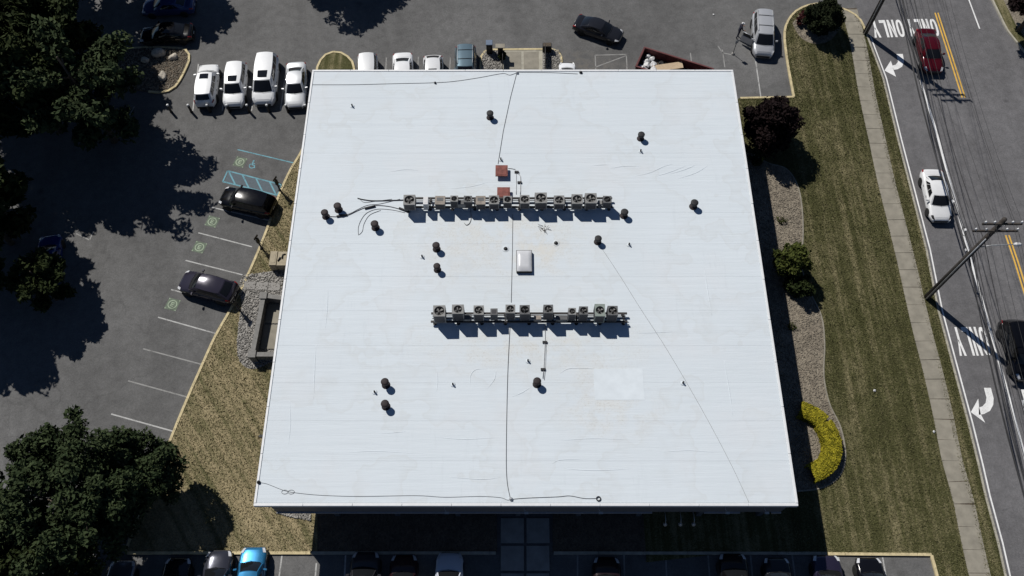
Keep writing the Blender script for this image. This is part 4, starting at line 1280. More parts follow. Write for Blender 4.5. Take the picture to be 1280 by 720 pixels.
    # lamps, grille, bumpers, mirrors, plates
    for sg in (-1, 1):
        def lampq(nm, s, k0, k1, m, ds):
            g = []
            for i in range(4):
                ss = s + ds * i / 3
                sec = section(ss, .012)
                for k in range(k0, k1 + 1):
                    kk = k if sg < 0 else 16 - k
                    g.append((sec[kk][0], Y(ss) + (-.008 if s < .5 else .008), sec[kk][1]))
            n = k1 - k0 + 1
            F = [(i * n + j, i * n + j + 1, (i + 1) * n + j + 1, (i + 1) * n + j) for i in range(3) for j in range(n - 1)]
            if sg < 0: F = [f[::-1] for f in F]
            MB().add(g, F, True).build(nm, m, t)
        lampq('headlight', .012, 4, 6, lamp or M['lamp_clear'], .075)
        lampq('taillight', .925, 3, 5, M['lamp_red'], .062)
        mx = sg * (W / 2 - .02); my = c0 + .42 * scale
        mm = MB(); mm.tube([(mx - sg * .05, my + .02, zb + .02), (mx + sg * .06, my, zb + .05)], .035, 6)
        mm.build('mirror_arm', M['trim'], t)
        mm = MB(); mm.smooth = True
        mm.obox((mx + sg * .11, my - .01, zb + .06), (sg * .20, .03, 0), (0, .11, 0), (0, 0, .15))
        mm.build('mirror', P_, t)
    z_ = .42
    MB().box(-W * .30, W * .30, -L / 2 - .012, -L / 2 + .06, .34, .56).build('grille', M['trim'], t)
    MB().box(-W * .38, W * .38, -L / 2 + .02, -L / 2 + .10, .24, .335).build('bumper_lip', M['trim'], t)
    MB().box(-W * .38, W * .38, L / 2 - .08, L / 2 + .012, .26, .46).build('rear_bumper', M['trim'], t)
    MB().box(-.16, .16, L / 2 + .002, L / 2 + .016, .58, .68).build('number_plate', M['plate'], t)
    # cowl with wipers
    MB().tube([(-bw0 * .8, c0 - .05, z0f + .035), (bw0 * .1, c0 - .14, z0f + .045)], .012, 4).build('wiper', M['black'], t)
    MB().tube([(0, c0 - .15, z0f + .045), (bw0 * .8, c0 - .06, z0f + .035)], .012, 4).build('wiper', M['black'], t)
    if sunroof:
        g = []
        for i in range(4):
            v = (.08 + .24 * i / 3) if sunroof == 1 else (.08 + .62 * i / 3)
            for j in range(5):
                u = .22 + .56 * j / 4
                g.append(((2 * u - 1) * rw(v), c1 + (c2 - c1) * v - .07 * (1 - (2 * u - 1) ** 2) * (1 - 2 * v), rz(u, v) + .012))
        MB().add(g, [(i * 5 + j, i * 5 + j + 1, (i + 1) * 5 + j + 1, (i + 1) * 5 + j) for i in range(3) for j in range(4)], True).build('sunroof', gm, t)
    if rails:
        for sg in (-1, 1):
            MB().tube([(sg * wr * .90, c1 + .15, Ht - .06), (sg * wr * .90, c1 + .28, Ht + .015), (sg * wr * .90, c2 - .2, Ht - .01), (sg * wr * .90, c2 - .06, Ht - .08)], .02, 6).build('roof_rail', M['trim'] if not bars else M['galv'], t)
        if bars:
            for v in (.3, .72):
                MB().tube([(-wr * .9, c1 + (c2 - c1) * v, Ht + .02), (wr * .9, c1 + (c2 - c1) * v, Ht + .02)], .02, 6).build('cross_bar', M['trim'], t)
    if open_door:
        sg = -1; yh = Y(.275)
        a = R(62)
        d = MB(); dl = 1.12
        ux = Vector((sg * math.sin(a), math.cos(a), 0)); un = Vector((math.cos(a), -sg * math.sin(a), 0))
        hp = Vector((sg * W / 2, yh, 0))
        d.obox(hp + ux * dl / 2 + Vector((0, 0, .68)), ux * dl, un * .11, (0, 0, .68)); d.build('open_door', P_, t)
        d2 = bpy.data.objects[[o.name for o in t.children if o.name.startswith('open_door')][-1]]
        MB().obox(hp + ux * dl * .55 + Vector((0, 0, 1.19)), ux * dl * .78, un * .02, (0, 0, .32)).build('side_window', gm, d2)
        f = MB()
        f.tube([hp + ux * .1 + Vector((0, 0, 1.02)), hp + ux * .42 + Vector((0, 0, 1.38)), hp + ux * dl * .96 + Vector((0, 0, 1.38)), hp + ux * dl + Vector((0, 0, 1.02))], .03, 6)
        f.build('door_frame', P_, d2)
        MB().obox(hp + ux * dl / 2 + un * .075 * 1 + Vector((0, 0, .66)), ux * dl * .86, un * .04, (0, 0, .5)).build('door_lining', M['ac_dark'], d2)
        # dark opening left by the door
        g = []
        for i in range(5):
            s = .285 + .19 * i / 4; sec = section(s, .012)
            for k in (1, 2, 3, 4): g.append((sec[k][0], Y(s), sec[k][1]))
        MB().add(g, [(i * 4 + j + 3 - 3, (i + 1) * 4 + j, (i + 1) * 4 + j + 1, i * 4 + j + 1) for i in range(4) for j in range(3)], True).build('door_opening', M['black'], t)
    return t
WHITE = (.76, .77, .78); SILVER = (.52, .53, .55)
PK = 'cars parked nose to tail with the four white ones'
car('suv', 'white suv with a dark rear window, leftmost of the four white cars, nose pointing away', 'car', (258.5, 105), (263, 70), 'suv', WHITE, .05, .35, sunroof=1, group='white cars in the left bays', scale=.95)
car('suv', 'white suv with a sunroof, second of the four white cars from the left', 'car', (294, 105), (290, 140), 'suv', WHITE, .05, .35, sunroof=1, group='white cars in the left bays', scale=.98)
car('suv', 'tall long white suv, third of the four white cars from the left', 'car', (332, 99), (328, 135), 'van', WHITE, .05, .35, sunroof=1, group='white cars in the left bays', scale=1.03)
car('sedan', 'silver white sedan beside the building corner, rightmost of the four pale cars', 'car', (369.5, 105), (368, 140), 'sedan', (.60, .615, .63), .3, .35, group='white cars in the left bays')
car('suv', 'glossy black car parked beside the blue hatched bay', 'car', (309, 251), (270, 242), 'suv', (.004, .004, .005), 0, .12, scale=.96)
car('hatchback', 'dark purple grey hatchback parked in the left bays near the gravel', 'car', (259.5, 358), (222, 348), 'hatch', (.030, .027, .042), .1, .14, scale=1.05)
car('sedan', 'dark grey sedan driving across the lot behind the building', 'car', (748, 35), (790, 49), 'sedan', (.02, .021, .026), .2, .14, scale=.94)
car('minivan', 'silver minivan with roof bars and its front door open', 'minivan', (954, 42), (955, 75), 'van', (.50, .51, .53), .4, .35, rails=True, bars=True, open_door=True, scale=.98)
car('hatchback', 'deep red car driving down the road at the top right', 'car', (1162, 62), (1170, 95), 'sedan', (.065, .004, .008), .1, .14, scale=1.0)
car('sedan', 'white car with a dark rear window driving in the lane beside the pavement', 'car', (1171, 243), (1180, 282), 'sedan', (.74, .745, .75), .05, .35, lamp=M['trim'])
car('suv', 'black suv at the right edge of the photo, driving over the painted word', 'car', (1274, 437), (1287, 480), 'suv', (.004, .004, .005), 0, .12)
car('sedan', 'blue sedan half in tree shade at the top left', 'car', (210, 6), (172, 8), 'sedan', (.04, .06, .16), .2, .2)
car('sedan', 'black sedan in deep shade at the top left, below the blue one', 'car', (208, 41), (172, 43), 'sedan', (.006, .006, .007), 0, .12)
car('sedan', 'bright blue car mostly in tree shade at the left', 'car', (60, 325), (62.5, 288), 'sedan', (.012, .032, .15), .1, .2)
car('suv', 'white car behind the building nearest the grass half circle', 'car', (459.5, 93), (459.5, 130), 'suv', (.66, .67, .68), .2, .35, group='cars nosed in behind the building', scale=.95)
car('sedan', 'white sedan behind the building with a dark rear window showing', 'car', (503.5, 93), (503.5, 130), 'sedan', WHITE, .05, .35, group='cars nosed in behind the building')
car('hatchback', 'white hatchback behind the building with a dark sunroof showing', 'car', (541.5, 94), (541.5, 130), 'hatch', (.70, .71, .72), .1, .35, sunroof=1, group='cars nosed in behind the building')
car('suv', 'blue grey suv with roof bars behind the building', 'car', (582, 84), (582, 120), 'suv', (.13, .19, .23), .4, .32, rails=True, bars=True, group='cars nosed in behind the building')
car('hatchback', 'small white car behind the building right of the gravel island', 'car', (709, 96), (709, 60), 'hatch', WHITE, .05, .35, group='cars nosed in behind the building', scale=.82)
BG = 'cars nosed in along the front of the building'
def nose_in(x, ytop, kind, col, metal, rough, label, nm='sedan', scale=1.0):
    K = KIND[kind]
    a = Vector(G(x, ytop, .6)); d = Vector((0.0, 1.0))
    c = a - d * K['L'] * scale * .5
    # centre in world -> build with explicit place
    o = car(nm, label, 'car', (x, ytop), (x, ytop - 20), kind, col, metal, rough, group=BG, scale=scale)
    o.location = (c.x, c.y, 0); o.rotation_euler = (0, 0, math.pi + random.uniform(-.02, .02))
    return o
nose_in(276, 688, 'sedan', (.035, .037, .05), .2, .12, 'glossy dark grey car beside the bright blue one')
nose_in(319, 684, 'hatch', (.03, .17, .34), .35, .25, 'bright sky blue car parked at the kerb below the dry lawn', 'hatchback')
nose_in(562, 691, 'sedan', (.58, .62, .70), .1, .3, 'pale silver blue car in the shade in front of the building')
nose_in(1030, 694, 'suv', (.035, .03, .06), .5, .25, 'dark purple suv at the right end of the building shade', 'suv')
nose_in(1084, 697, 'hatch', (.005, .005, .007), 0, .12, 'shiny black car parked in the sun at the front right', 'hatchback')
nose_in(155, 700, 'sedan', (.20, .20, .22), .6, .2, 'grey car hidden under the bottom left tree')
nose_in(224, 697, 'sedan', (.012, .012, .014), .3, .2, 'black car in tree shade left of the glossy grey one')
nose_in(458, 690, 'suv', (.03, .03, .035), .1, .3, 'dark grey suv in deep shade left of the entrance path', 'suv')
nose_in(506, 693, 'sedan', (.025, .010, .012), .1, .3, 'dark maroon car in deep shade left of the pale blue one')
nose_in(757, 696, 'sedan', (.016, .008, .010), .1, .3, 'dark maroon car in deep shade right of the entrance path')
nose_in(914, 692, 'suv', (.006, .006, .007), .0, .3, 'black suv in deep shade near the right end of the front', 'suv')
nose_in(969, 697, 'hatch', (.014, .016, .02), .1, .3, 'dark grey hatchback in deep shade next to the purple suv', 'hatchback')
# ================================================================== TREES AND PLANTS
def leaf_cloud(name, centres, radii, per, size, m, parent, up=.35, squash=1.0, aspect=1.9):
    """many small leaf quads in clumps"""
    C_ = np.repeat(np.asarray(centres), per, axis=0); Rd = np.repeat(np.asarray(radii), per)
    n = len(C_)
    d = RNG.normal(size=(n, 3)); d /= np.linalg.norm(d, axis=1)[:, None]
    rr = RNG.random(n) ** .45
    p = C_ + d * (rr * Rd)[:, None] * np.array([1, 1, squash])
    nrm = RNG.normal(size=(n, 3)) + d * .6; nrm[:, 2] += up * 2; nrm /= np.linalg.norm(nrm, axis=1)[:, None]
    a = RNG.normal(size=(n, 3)); u = np.cross(nrm, a); u /= np.linalg.norm(u, axis=1)[:, None]; v = np.cross(nrm, u)
    s = size * RNG.uniform(.6, 1.35, n)[:, None]
    u = u * s * aspect / 2; v = v * s / 2
    V = np.stack([p - u, p - v * .9 + u * .1, p + u, p + v * .9 + u * .1], axis=1).reshape(-1, 3)
    Q = np.arange(4 * n).reshape(-1, 4)
    return link(name, fast_mesh(name, V, quads=Q, mat=m), parent)
def tree(name, label, base, hgt, rad, zc, m, nlimb=9, clumps=70, per=110, leaf=.26, spiky=0.0, squash=.8, group=None, trunk_r=.2, cat='tree', cl=.9):
    global RNG
    random.seed(int(abs(base[0] * 37 + base[1] * 91))); RNG = np.random.default_rng(int(abs(base[0] * 53 + base[1] * 17)))
    t = thing(name, label, cat, (base[0], base[1], 0), 0, group)
    tr = MB()
    lean = Vector((random.uniform(-.3, .3), random.uniform(-.3, .3), 0))
    pts = [Vector((0, 0, -.1)) + lean * (k / 6) ** 2 + Vector((0, 0, hgt * .85 * k / 6)) for k in range(7)]
    tr.tube(pts, [trunk_r * (1.25 if k == 0 else 1 - k / 7.5) for k in range(7)], 9)
    tr.build('trunk', M['bark'], t)
    cs, rs = [], []
    for i in range(nlimb):
        az = 2.4 * i + random.uniform(-.4, .4)
        f = .28 + .62 * i / nlimb
        z0 = hgt * .85 * f
        reach = rad * random.uniform(.72, 1.02) * math.sqrt(max(.15, 1 - ((z0 - zc * .8) / (hgt * .75)) ** 2))
        rise = random.uniform(.10, .35) * reach
        p0 = Vector((0, 0, z0)) + lean * (f ** 2)
        p3 = p0 + Vector((math.cos(az) * reach, math.sin(az) * reach, rise))
        mid = p0.lerp(p3, .5) + Vector((0, 0, reach * .10))
        lb = MB(); r0 = trunk_r * .5 * (1 - f * .5)
        lb.tube([p0, p0.lerp(mid, .6) + Vector((0, 0, .05)), mid, p3], [r0, r0 * .75, r0 * .5, r0 * .15], 6)
        for k in range(3):
            q = p0.lerp(p3, .4 + .2 * k); a2 = az + random.choice((-1, 1)) * random.uniform(.5, .9); l2 = reach * random.uniform(.25, .45)
            e = q + Vector((math.cos(a2) * l2, math.sin(a2) * l2, l2 * .25))
            hd = math.hypot(e.x, e.y)
            if hd > rad * .8 and not spiky: e = Vector((e.x * rad * .8 / hd, e.y * rad * .8 / hd, min(e.z, hgt * .8)))
            lb.tube([q, e], [r0 * .35, r0 * .08], 5)
            cs.append(e); rs.append(cl * random.uniform(.55, .95))
        lb.build('limb', M['bark'], t)
        for f_ in ((.4, .6, .82) if not spiky else (.35, .5, .62, .74, .86, .98)):
            cs.append(p0.lerp(p3, f_) + Vector((0, 0, .15))); rs.append(cl * random.uniform(.6, 1.0) * (1 - spiky * f_ * .65))
    while len(cs) < clumps:
        d = Vector((random.gauss(0, 1), random.gauss(0, 1), random.gauss(0, 1))).normalized()
        k = random.uniform(.5, .98) if not spiky else random.uniform(.2, .62)
        wob = (1 + .18 * math.sin(3 * math.atan2(d.y, d.x) + base[0]) + .12 * math.sin(5 * math.atan2(d.y, d.x))) / 1.16
        cs.append(Vector((d.x * rad * k * wob, d.y * rad * k * wob, zc + d.z * (hgt - zc) * squash * k * 1.1))); rs.append(cl * random.uniform(.6, 1.05))
    leaf_cloud('crown', [tuple(c) for c in cs], rs, per, leaf, m, t, squash=.75)
    return t
def from_shadow(x, y, zc):
    p = G(x, y); return (p[0] - SHX * zc, p[1] - SHY * zc)
def from_crown(x, y, zc): return G(x, y, zc)
WG = 'dark trees along the left edge'
GROVE = [  # shadow centre on the lot (pixels), crown height, radius, look
 (236, 14, 7.5, 3.9, 0, 'dark leafy tree at the top left whose shade covers the blue sedan'),
 (182, 40, 7.5, 4.2, 0, 'dark tree at the top left between the grove and the parked sedans'),
 (147, 124, 8, 4.9, 0, 'dark tree standing left of the white cars, deep in the grove'),
 (150, 172, 7.5, 3.2, 0, 'dark tree beside the lit asphalt below the wooded island'),
 (75, 215, 8, 5.4, 0, 'dark tree in the grove at the left edge, above the bright blue car'),
 (125, 228, 7.5, 4.6, 0, 'dark tree between the grove and the branchy shadow'),
 (18, 330, 7.5, 5.0, 0, 'dark tree at the left edge beside the bright blue car'),
 (62, 372, 7.0, 3.2, 0, 'dark tree whose shade covers the tail of the bright blue car'),
 (58, 338, 7.0, 3.0, 0, 'dark tree shading the middle of the bright blue car'),
 (18, 430, 7, 4.6, 1, 'dark tree at the left edge, lowest of the row'),
 (85, 60, 8, 5.4, 1, 'dark green tree at the far top left corner of the grove'),
 (30, 130, 8, 5.4, 0, 'dark tree in the middle of the grove at the left'),
 (100, 140, 8, 5.0, 0, 'dark tree in the upper middle of the grove'),
]
for x_, y_, zc_, r_, k_, lab_ in GROVE:
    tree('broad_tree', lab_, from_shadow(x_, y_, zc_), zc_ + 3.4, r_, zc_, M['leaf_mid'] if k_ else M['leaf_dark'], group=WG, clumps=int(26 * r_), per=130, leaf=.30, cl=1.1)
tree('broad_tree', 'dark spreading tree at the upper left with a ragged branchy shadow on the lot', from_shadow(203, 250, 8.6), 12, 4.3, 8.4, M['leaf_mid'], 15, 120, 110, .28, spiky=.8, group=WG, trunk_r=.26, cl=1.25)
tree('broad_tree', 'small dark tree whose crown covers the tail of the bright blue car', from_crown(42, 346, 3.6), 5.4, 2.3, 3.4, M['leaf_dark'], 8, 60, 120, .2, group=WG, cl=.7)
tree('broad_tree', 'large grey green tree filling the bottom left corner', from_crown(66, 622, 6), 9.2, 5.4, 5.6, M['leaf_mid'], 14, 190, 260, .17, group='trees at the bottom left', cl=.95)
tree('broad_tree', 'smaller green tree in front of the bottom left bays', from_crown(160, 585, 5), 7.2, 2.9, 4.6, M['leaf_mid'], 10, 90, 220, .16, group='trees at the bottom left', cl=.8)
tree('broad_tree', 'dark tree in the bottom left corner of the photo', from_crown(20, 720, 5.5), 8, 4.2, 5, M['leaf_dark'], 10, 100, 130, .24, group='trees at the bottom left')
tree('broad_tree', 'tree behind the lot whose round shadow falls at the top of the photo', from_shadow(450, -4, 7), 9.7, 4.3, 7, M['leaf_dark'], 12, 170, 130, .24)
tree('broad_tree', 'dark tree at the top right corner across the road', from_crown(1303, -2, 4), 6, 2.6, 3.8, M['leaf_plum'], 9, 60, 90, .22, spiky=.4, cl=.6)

def bush(name, label, at, rad, hgt, m, per=90, clumps=60, leaf=.12, group=None, cat='shrub', stems=6, z=.1):
    t = thing(name, label, cat, (at[0], at[1], z), 0, group)
    for k in range(stems):
        a = 6.28 * k / stems; s = MB()
        s.tube([(0, 0, 0), (math.cos(a) * rad * .3, math.sin(a) * rad * .3, hgt * .4), (math.cos(a) * rad * .65, math.sin(a) * rad * .65, hgt * .75)], [.05, .035, .012], 5)
        s.build('stem', M['bark'], t)
    cs = []; rs = []
    for i in range(clumps):
        d = Vector((random.gauss(0, 1), random.gauss(0, 1), random.gauss(0, 1))).normalized()
        k = random.uniform(.35, .92); wob = 1 + .10 * math.sin(4 * math.atan2(d.y, d.x) + at[0])
        cs.append((d.x * rad * k * wob, d.y * rad * k * wob, hgt * .52 + d.z * hgt * .48 * k)); rs.append(rad * random.uniform(.20, .34))
    leaf_cloud('foliage', cs, rs, per, leaf, m, t, squash=.85)
    return t
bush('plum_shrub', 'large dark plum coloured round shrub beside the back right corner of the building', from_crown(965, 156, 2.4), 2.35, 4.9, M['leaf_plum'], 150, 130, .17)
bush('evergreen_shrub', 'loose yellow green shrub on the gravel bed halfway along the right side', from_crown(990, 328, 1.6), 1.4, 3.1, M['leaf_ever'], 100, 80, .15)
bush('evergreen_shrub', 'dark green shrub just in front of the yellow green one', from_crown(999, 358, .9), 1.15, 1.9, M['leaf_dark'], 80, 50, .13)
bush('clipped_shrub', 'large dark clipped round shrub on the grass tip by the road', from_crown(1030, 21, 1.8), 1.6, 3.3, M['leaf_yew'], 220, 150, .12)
bush('red_shrub', 'small dark red shrub beside the large clipped one, upper of two', from_crown(1005, 17, .5), .42, .7, M['leaf_red'], 60, 22, .08, group='small red shrubs')
bush('red_shrub', 'small dark red shrub beside the large clipped one, lower of two', from_crown(1001.5, 25, .6), .5, .9, M['leaf_red'], 60, 26, .08, group='small red shrubs')
bush('evergreen_shrub', 'low straggling green plant on the gravel bed near the plum shrub', from_crown(977, 275, .2), .5, .35, M['leaf_ever'], 10, 12, .08)
bush('evergreen_shrub', 'low green plant in the gravel below the dark shrub', from_crown(990, 408, .2), .45, .32, M['leaf_ever'], 10, 12, .08)
bush('evergreen_shrub', 'dark green shrub hidden in the building shade beside the plum shrub', from_crown(944, 200, .5), .7, 1.0, M['leaf_dark'], 50, 24, .10)

# curved yellow hedge: two clipped lengths with a gap
def hedge(label, pts, wid, hgt):
    C_ = smooth_line([G(a, b_, hgt * .8) for a, b_ in pts], 8)
    C_ = resample(C_, .16)
    t = thing('clipped_hedge', label, 'hedge', (C_[0][0], C_[0][1], .1), 0, 'yellow clipped hedge')
    o = Vector((C_[0][0], C_[0][1]))
    core = MB().prism([(p[0] - o.x, p[1] - o.y) for p in strip_poly(C_[1:-1] if len(C_) > 4 else C_, wid * .36)], .0, hgt * .86)
    core.build('inner_twigs', M['bark'], t)
    for k in range(0, len(C_) - 2, 9):
        s = MB(); p = C_[k + 1]; s.tube([(p[0] - o.x, p[1] - o.y, -.05), (p[0] - o.x + .03, p[1] - o.y, hgt * .5)], .03, 5); s.build('stem', M['bark'], t)
    P_ = np.array(C_); n = 30000 * len(C_) // 60
    i = RNG.integers(0, len(C_) - 1, n); f = RNG.random(n)[:, None]
    p = P_[i] * (1 - f) + P_[i + 1] * f
    d = P_[np.minimum(i + 1, len(C_) - 1)] - P_[i]; d /= np.linalg.norm(d, axis=1)[:, None] + 1e-9
    nr = np.stack([-d[:, 1], d[:, 0]], 1)
    side = RNG.uniform(-1, 1, n); zz = RNG.random(n)
    top = RNG.random(n) < .5
    off = np.where(top, side, np.sign(side)) * wid / 2 * (1 + RNG.normal(0, .05, n))
    z = np.where(top, hgt * (1 - .22 * np.abs(side) ** 3) + RNG.normal(0, .03, n), zz * hgt * .88)
    ctr = np.concatenate([p - np.array([o.x, o.y]) + nr * off[:, None], z[:, None]], 1)
    nrm = RNG.normal(size=(n, 3)) * .8; nrm[:, 2] += np.where(top, 1.6, .3); nrm /= np.linalg.norm(nrm, axis=1)[:, None]
    a = RNG.normal(size=(n, 3)); u = np.cross(nrm, a); u /= np.linalg.norm(u, axis=1)[:, None]; v = np.cross(nrm, u)
    s = RNG.uniform(.035, .065, n)[:, None]
    V = np.stack([ctr - u * s, ctr - v * s * .6, ctr + u * s, ctr + v * s * .6], 1).reshape(-1, 3)
    link('foliage', fast_mesh('foliage', V, quads=np.arange(4 * n).reshape(-1, 4), mat=M['leaf_yellow']), t)
    return t
hedge('short upper length of bright yellow clipped hedge next to the building shade', [(1000, 511), (1012, 516), (1021, 521), (1029, 528)], 1.1, .75)
hedge('long curved length of bright yellow clipped hedge on the gravel bed', [(1029.5, 529.5), (1037, 543), (1040.5, 560), (1037, 575), (1028, 585), (1014, 592)], 1.2, .8)

# grass tufts and loose stones
def inside(P_, poly):
    x, y = P_[:, 0], P_[:, 1]; r = np.zeros(len(P_), bool); n = len(poly)
    for i in range(n):
        (x0, y0), (x1, y1) = poly[i], poly[(i + 1) % n]
        if y0 == y1: continue
        c = ((y0 > y) != (y1 > y)) & (x < (x1 - x0) * (y - y0) / (y1 - y0) + x0)
        r ^= c
    return r
def scatter(poly, n, holes=()):
    a = np.array(poly); lo, hi = a.min(0), a.max(0)
    p = lo + RNG.random((n, 2)) * (hi - lo)
    k = inside(p, poly)
    for h in holes: k &= ~inside(p, h)
    return p[k]
def tufts(name, label, poly, n, m, holes=(), hgt=.075):
    p = scatter(poly, n, holes); n = len(p)
    a = RNG.random(n) * 6.283; w_ = RNG.uniform(.015, .05, n); h = hgt * RNG.uniform(.5, 1.4, n)
    lx = RNG.normal(0, .05, n); ly = RNG.normal(0, .05, n)
    z = np.full(n, .095)
    c, s = np.cos(a) * w_, np.sin(a) * w_
    V = np.stack([np.stack([p[:, 0] - c, p[:, 1] - s, z], 1), np.stack([p[:, 0] + c, p[:, 1] + s, z], 1), np.stack([p[:, 0] + lx, p[:, 1] + ly, z + h], 1)], 1).reshape(-1, 3)
    o = link(name, fast_mesh(name, V, tris=np.arange(3 * n).reshape(-1, 3), mat=m))
    tag(o, label, 'grass', kind='stuff')
walk_poly = [tuple(p) for p in wlft] + [tuple(p) for p in reversed(wrgt)]
vis_r = [p for p in lawn_r_poly]
tufts('grass', 'mown green and straw grass of the lawn beside the road', [p for p in lawn_r_poly], 300000, M['blade'], (walk_poly, bed_r_poly, tipbed, [(-20, 9), (17.9, 9), (17.9, 47), (-20, 47)]))
tufts('grass', 'dry tan grass on the left of the building', lawn_left_poly, 100000, M['blade_dry'], ([(-15.6, 12), (-9, 12), (-9, 45), (-15.6, 45)], bedl))
def stones(name, label, poly, n, r0, r1, m, z, holes=()):
    p = scatter(poly, n, holes); n = len(p)
    base = np.array([(1, 0, 0), (-1, 0, 0), (0, 1, 0), (0, -1, 0), (0, 0, 1), (0, 0, -.4)], float)
    F = np.array([(0, 2, 4), (2, 1, 4), (1, 3, 4), (3, 0, 4), (2, 0, 5), (1, 2, 5), (3, 1, 5), (0, 3, 5)])
    r = RNG.uniform(r0, r1, n); a = RNG.random(n) * 6.283
    jit = RNG.uniform(.65, 1.25, (n, 6, 1))
    b_ = base[None] * jit * r[:, None, None]; b_[:, :, 2] *= .7
    X = b_[:, :, 0] * np.cos(a)[:, None] - b_[:, :, 1] * np.sin(a)[:, None]
    Yy = b_[:, :, 0] * np.sin(a)[:, None] + b_[:, :, 1] * np.cos(a)[:, None]
    V = np.stack([X + p[:, 0:1], Yy + p[:, 1:2], b_[:, :, 2] + z + r[:, None] * .25], 2).reshape(-1, 3)
    T = (F[None] + 6 * np.arange(n)[:, None, None]).reshape(-1, 3)
    o = link(name, fast_mesh(name, V, tris=T, mat=m)); tag(o, label, 'gravel', kind='stuff')
stones('gravel', 'tan gravel covering the long bed on the right', bed_r_poly, 16000, .03, .075, M['stone'], .112, ([(9, 9), (17.2, 9), (17.2, 47), (9, 47)],))
stones('gravel', 'grey stones round the walled patio on the left', [p for p in bedl] + [(-13.5, 22), (-13.5, 29)], 7000, .04, .10, M['gravel_grey'], .114)
stones('gravel', 'pale stones on the island behind the building', isl, 3600, .04, .10, M['gravel_grey'], .10, (px([(627, 60), (679, 60), (679, 112), (627, 112)]),))
stones('gravel', 'grey stones under the front left corner of the roof', frontbed, 900, .05, .11, M['gravel_grey'], .113)
stones('gravel', 'brown chips on the wooded island at the left', wi, 3000, .04, .09, M['stone'], .10)
stones('gravel', 'tan chips round the clipped shrub on the grass tip', tipbed, 1600, .03, .06, M['stone'], .115)
for i, (x, y, r, lab) in enumerate(((196.5, 65.5, .55, 'pale boulder at the top of the wooded island'), (216, 70, .36, 'small pale boulder at the right of the wooded island'), (203, 94.5, .42, 'flat pale boulder low on the wooded island'), (180, 74, .35, 'pale boulder half in shade on the wooded island'))):
    p = G(x, y, .3)
    bm = bmesh.new(); bmesh.ops.create_icosphere(bm, subdivisions=3, radius=r)
    for v in bm.verts:
        k = 1 + .22 * math.sin(v.co.x * 5 / r * .5 + i) * math.cos(v.co.y * 4 / r * .5 + 2 * i) + random.uniform(-.05, .05)
        v.co = Vector((v.co.x * k * 1.15, v.co.y * k * .85, v.co.z * k * .7))
    me = bpy.data.meshes.new('boulder'); bm.to_mesh(me); bm.free(); me.materials.append(M['rock'])
    tag(link('boulder', me, None, (p[0], p[1], .1 + r * .3), i), lab, 'rock', 'boulders on the wooded island')
for i, (x, y, lab) in enumerate(((1092, 489, 'white scrap of litter in the middle of the right lawn'), (1166, 540.5, 'white scrap of litter beside the pavement'), (892, 18.5, 'white scrap of litter on the lot behind the building'), (743, 43, 'pale scrap of litter near the driving dark sedan'))):
    p = G(x, y)
    mb = MB(); mb.add([(-.10, -.07, .02), (.08, -.09, .03), (.11, .06, .02), (-.06, .08, .05), (0, 0, .10)], [(0, 1, 4), (1, 2, 4), (2, 3, 4), (3, 0, 4)], False)
    tag(mb.build('litter', M['bag'], None, (p[0], p[1], .15 if i < 2 else .006), i), lab, 'litter', 'scraps of white litter')

# ================================================================== STREET FURNITURE
# white capped bollards
def make_bollard():
    t = empty('bollard')
    MB().lathe([(.11, 0), (.11, .86), (.10, .88)], n=12).build('post', M['steel_dark'], t)
    MB().lathe([(.13, .0), (.13, .05), (.115, .06)], n=12).build('collar', M['black'], t)
    MB().lathe([(.105, .881), (.105, .98), (.07, 1.02), (.0001, 1.03)], n=12).build('cap', M['white_pvc'], t)
    return t
b0 = make_bollard()
WH = ['at the edge of the tree shade, leftmost of the row', 'beside the leftmost bay line', 'in front of the leftmost white car', 'between the first two white cars', 'between the second and the tall white car', 'in front of the tall white car', 'in front of the silver white sedan', 'close to the roof corner beside the silver white sedan']
for i, x in enumerate((209, 234.5, 258.2, 283, 308, 333, 357, 381)):
    o = b0 if i == 0 else copy_tree(b0)
    p = G(x, 130.8, 1.0); o.location = (p[0], p[1], 0)
    tag(o, f'white capped bollard {WH[i]}', 'bollard', 'white capped bollards in a row')
# slender charging posts
def make_post():
    t = empty('charging_post')
    MB().lathe([(.16, 0), (.16, .03), (.075, .05), (.07, 1.6)], n=10).build('pole', M['steel_dark'], t)
    MB().box(-.13, .13, -.09, .09, .95, 1.55, .02).build('charger', M['black'], t)
    MB().box(-.24, .24, -.02, .02, 1.62, 1.88, .01).build('sign_plate', M['steel_dark'], t)
    MB().tube([(.1, -.1, 1.1), (.22, -.2, .8), (.2, -.22, .45), (.08, -.14, .35), (.05, -.1, .9)], .022, 6).build('charging_cable', M['black'], t)
    return t
c0_ = make_post()
for i, (x, y, lab) in enumerate(((350.5, 239, 'beside the blue hatched bay'), (327.5, 311, 'at the kerb above the beige utility box'), (299.5, 388, 'at the kerb behind the purple grey hatchback'))):
    o = c0_ if i == 0 else copy_tree(c0_)
    p = G(x, y); o.location = (p[0], p[1], .1); o.rotation_euler = (0, 0, R(65))
    tag(o, f'slender dark charging post {lab}', 'post', 'charging posts along the left kerb')
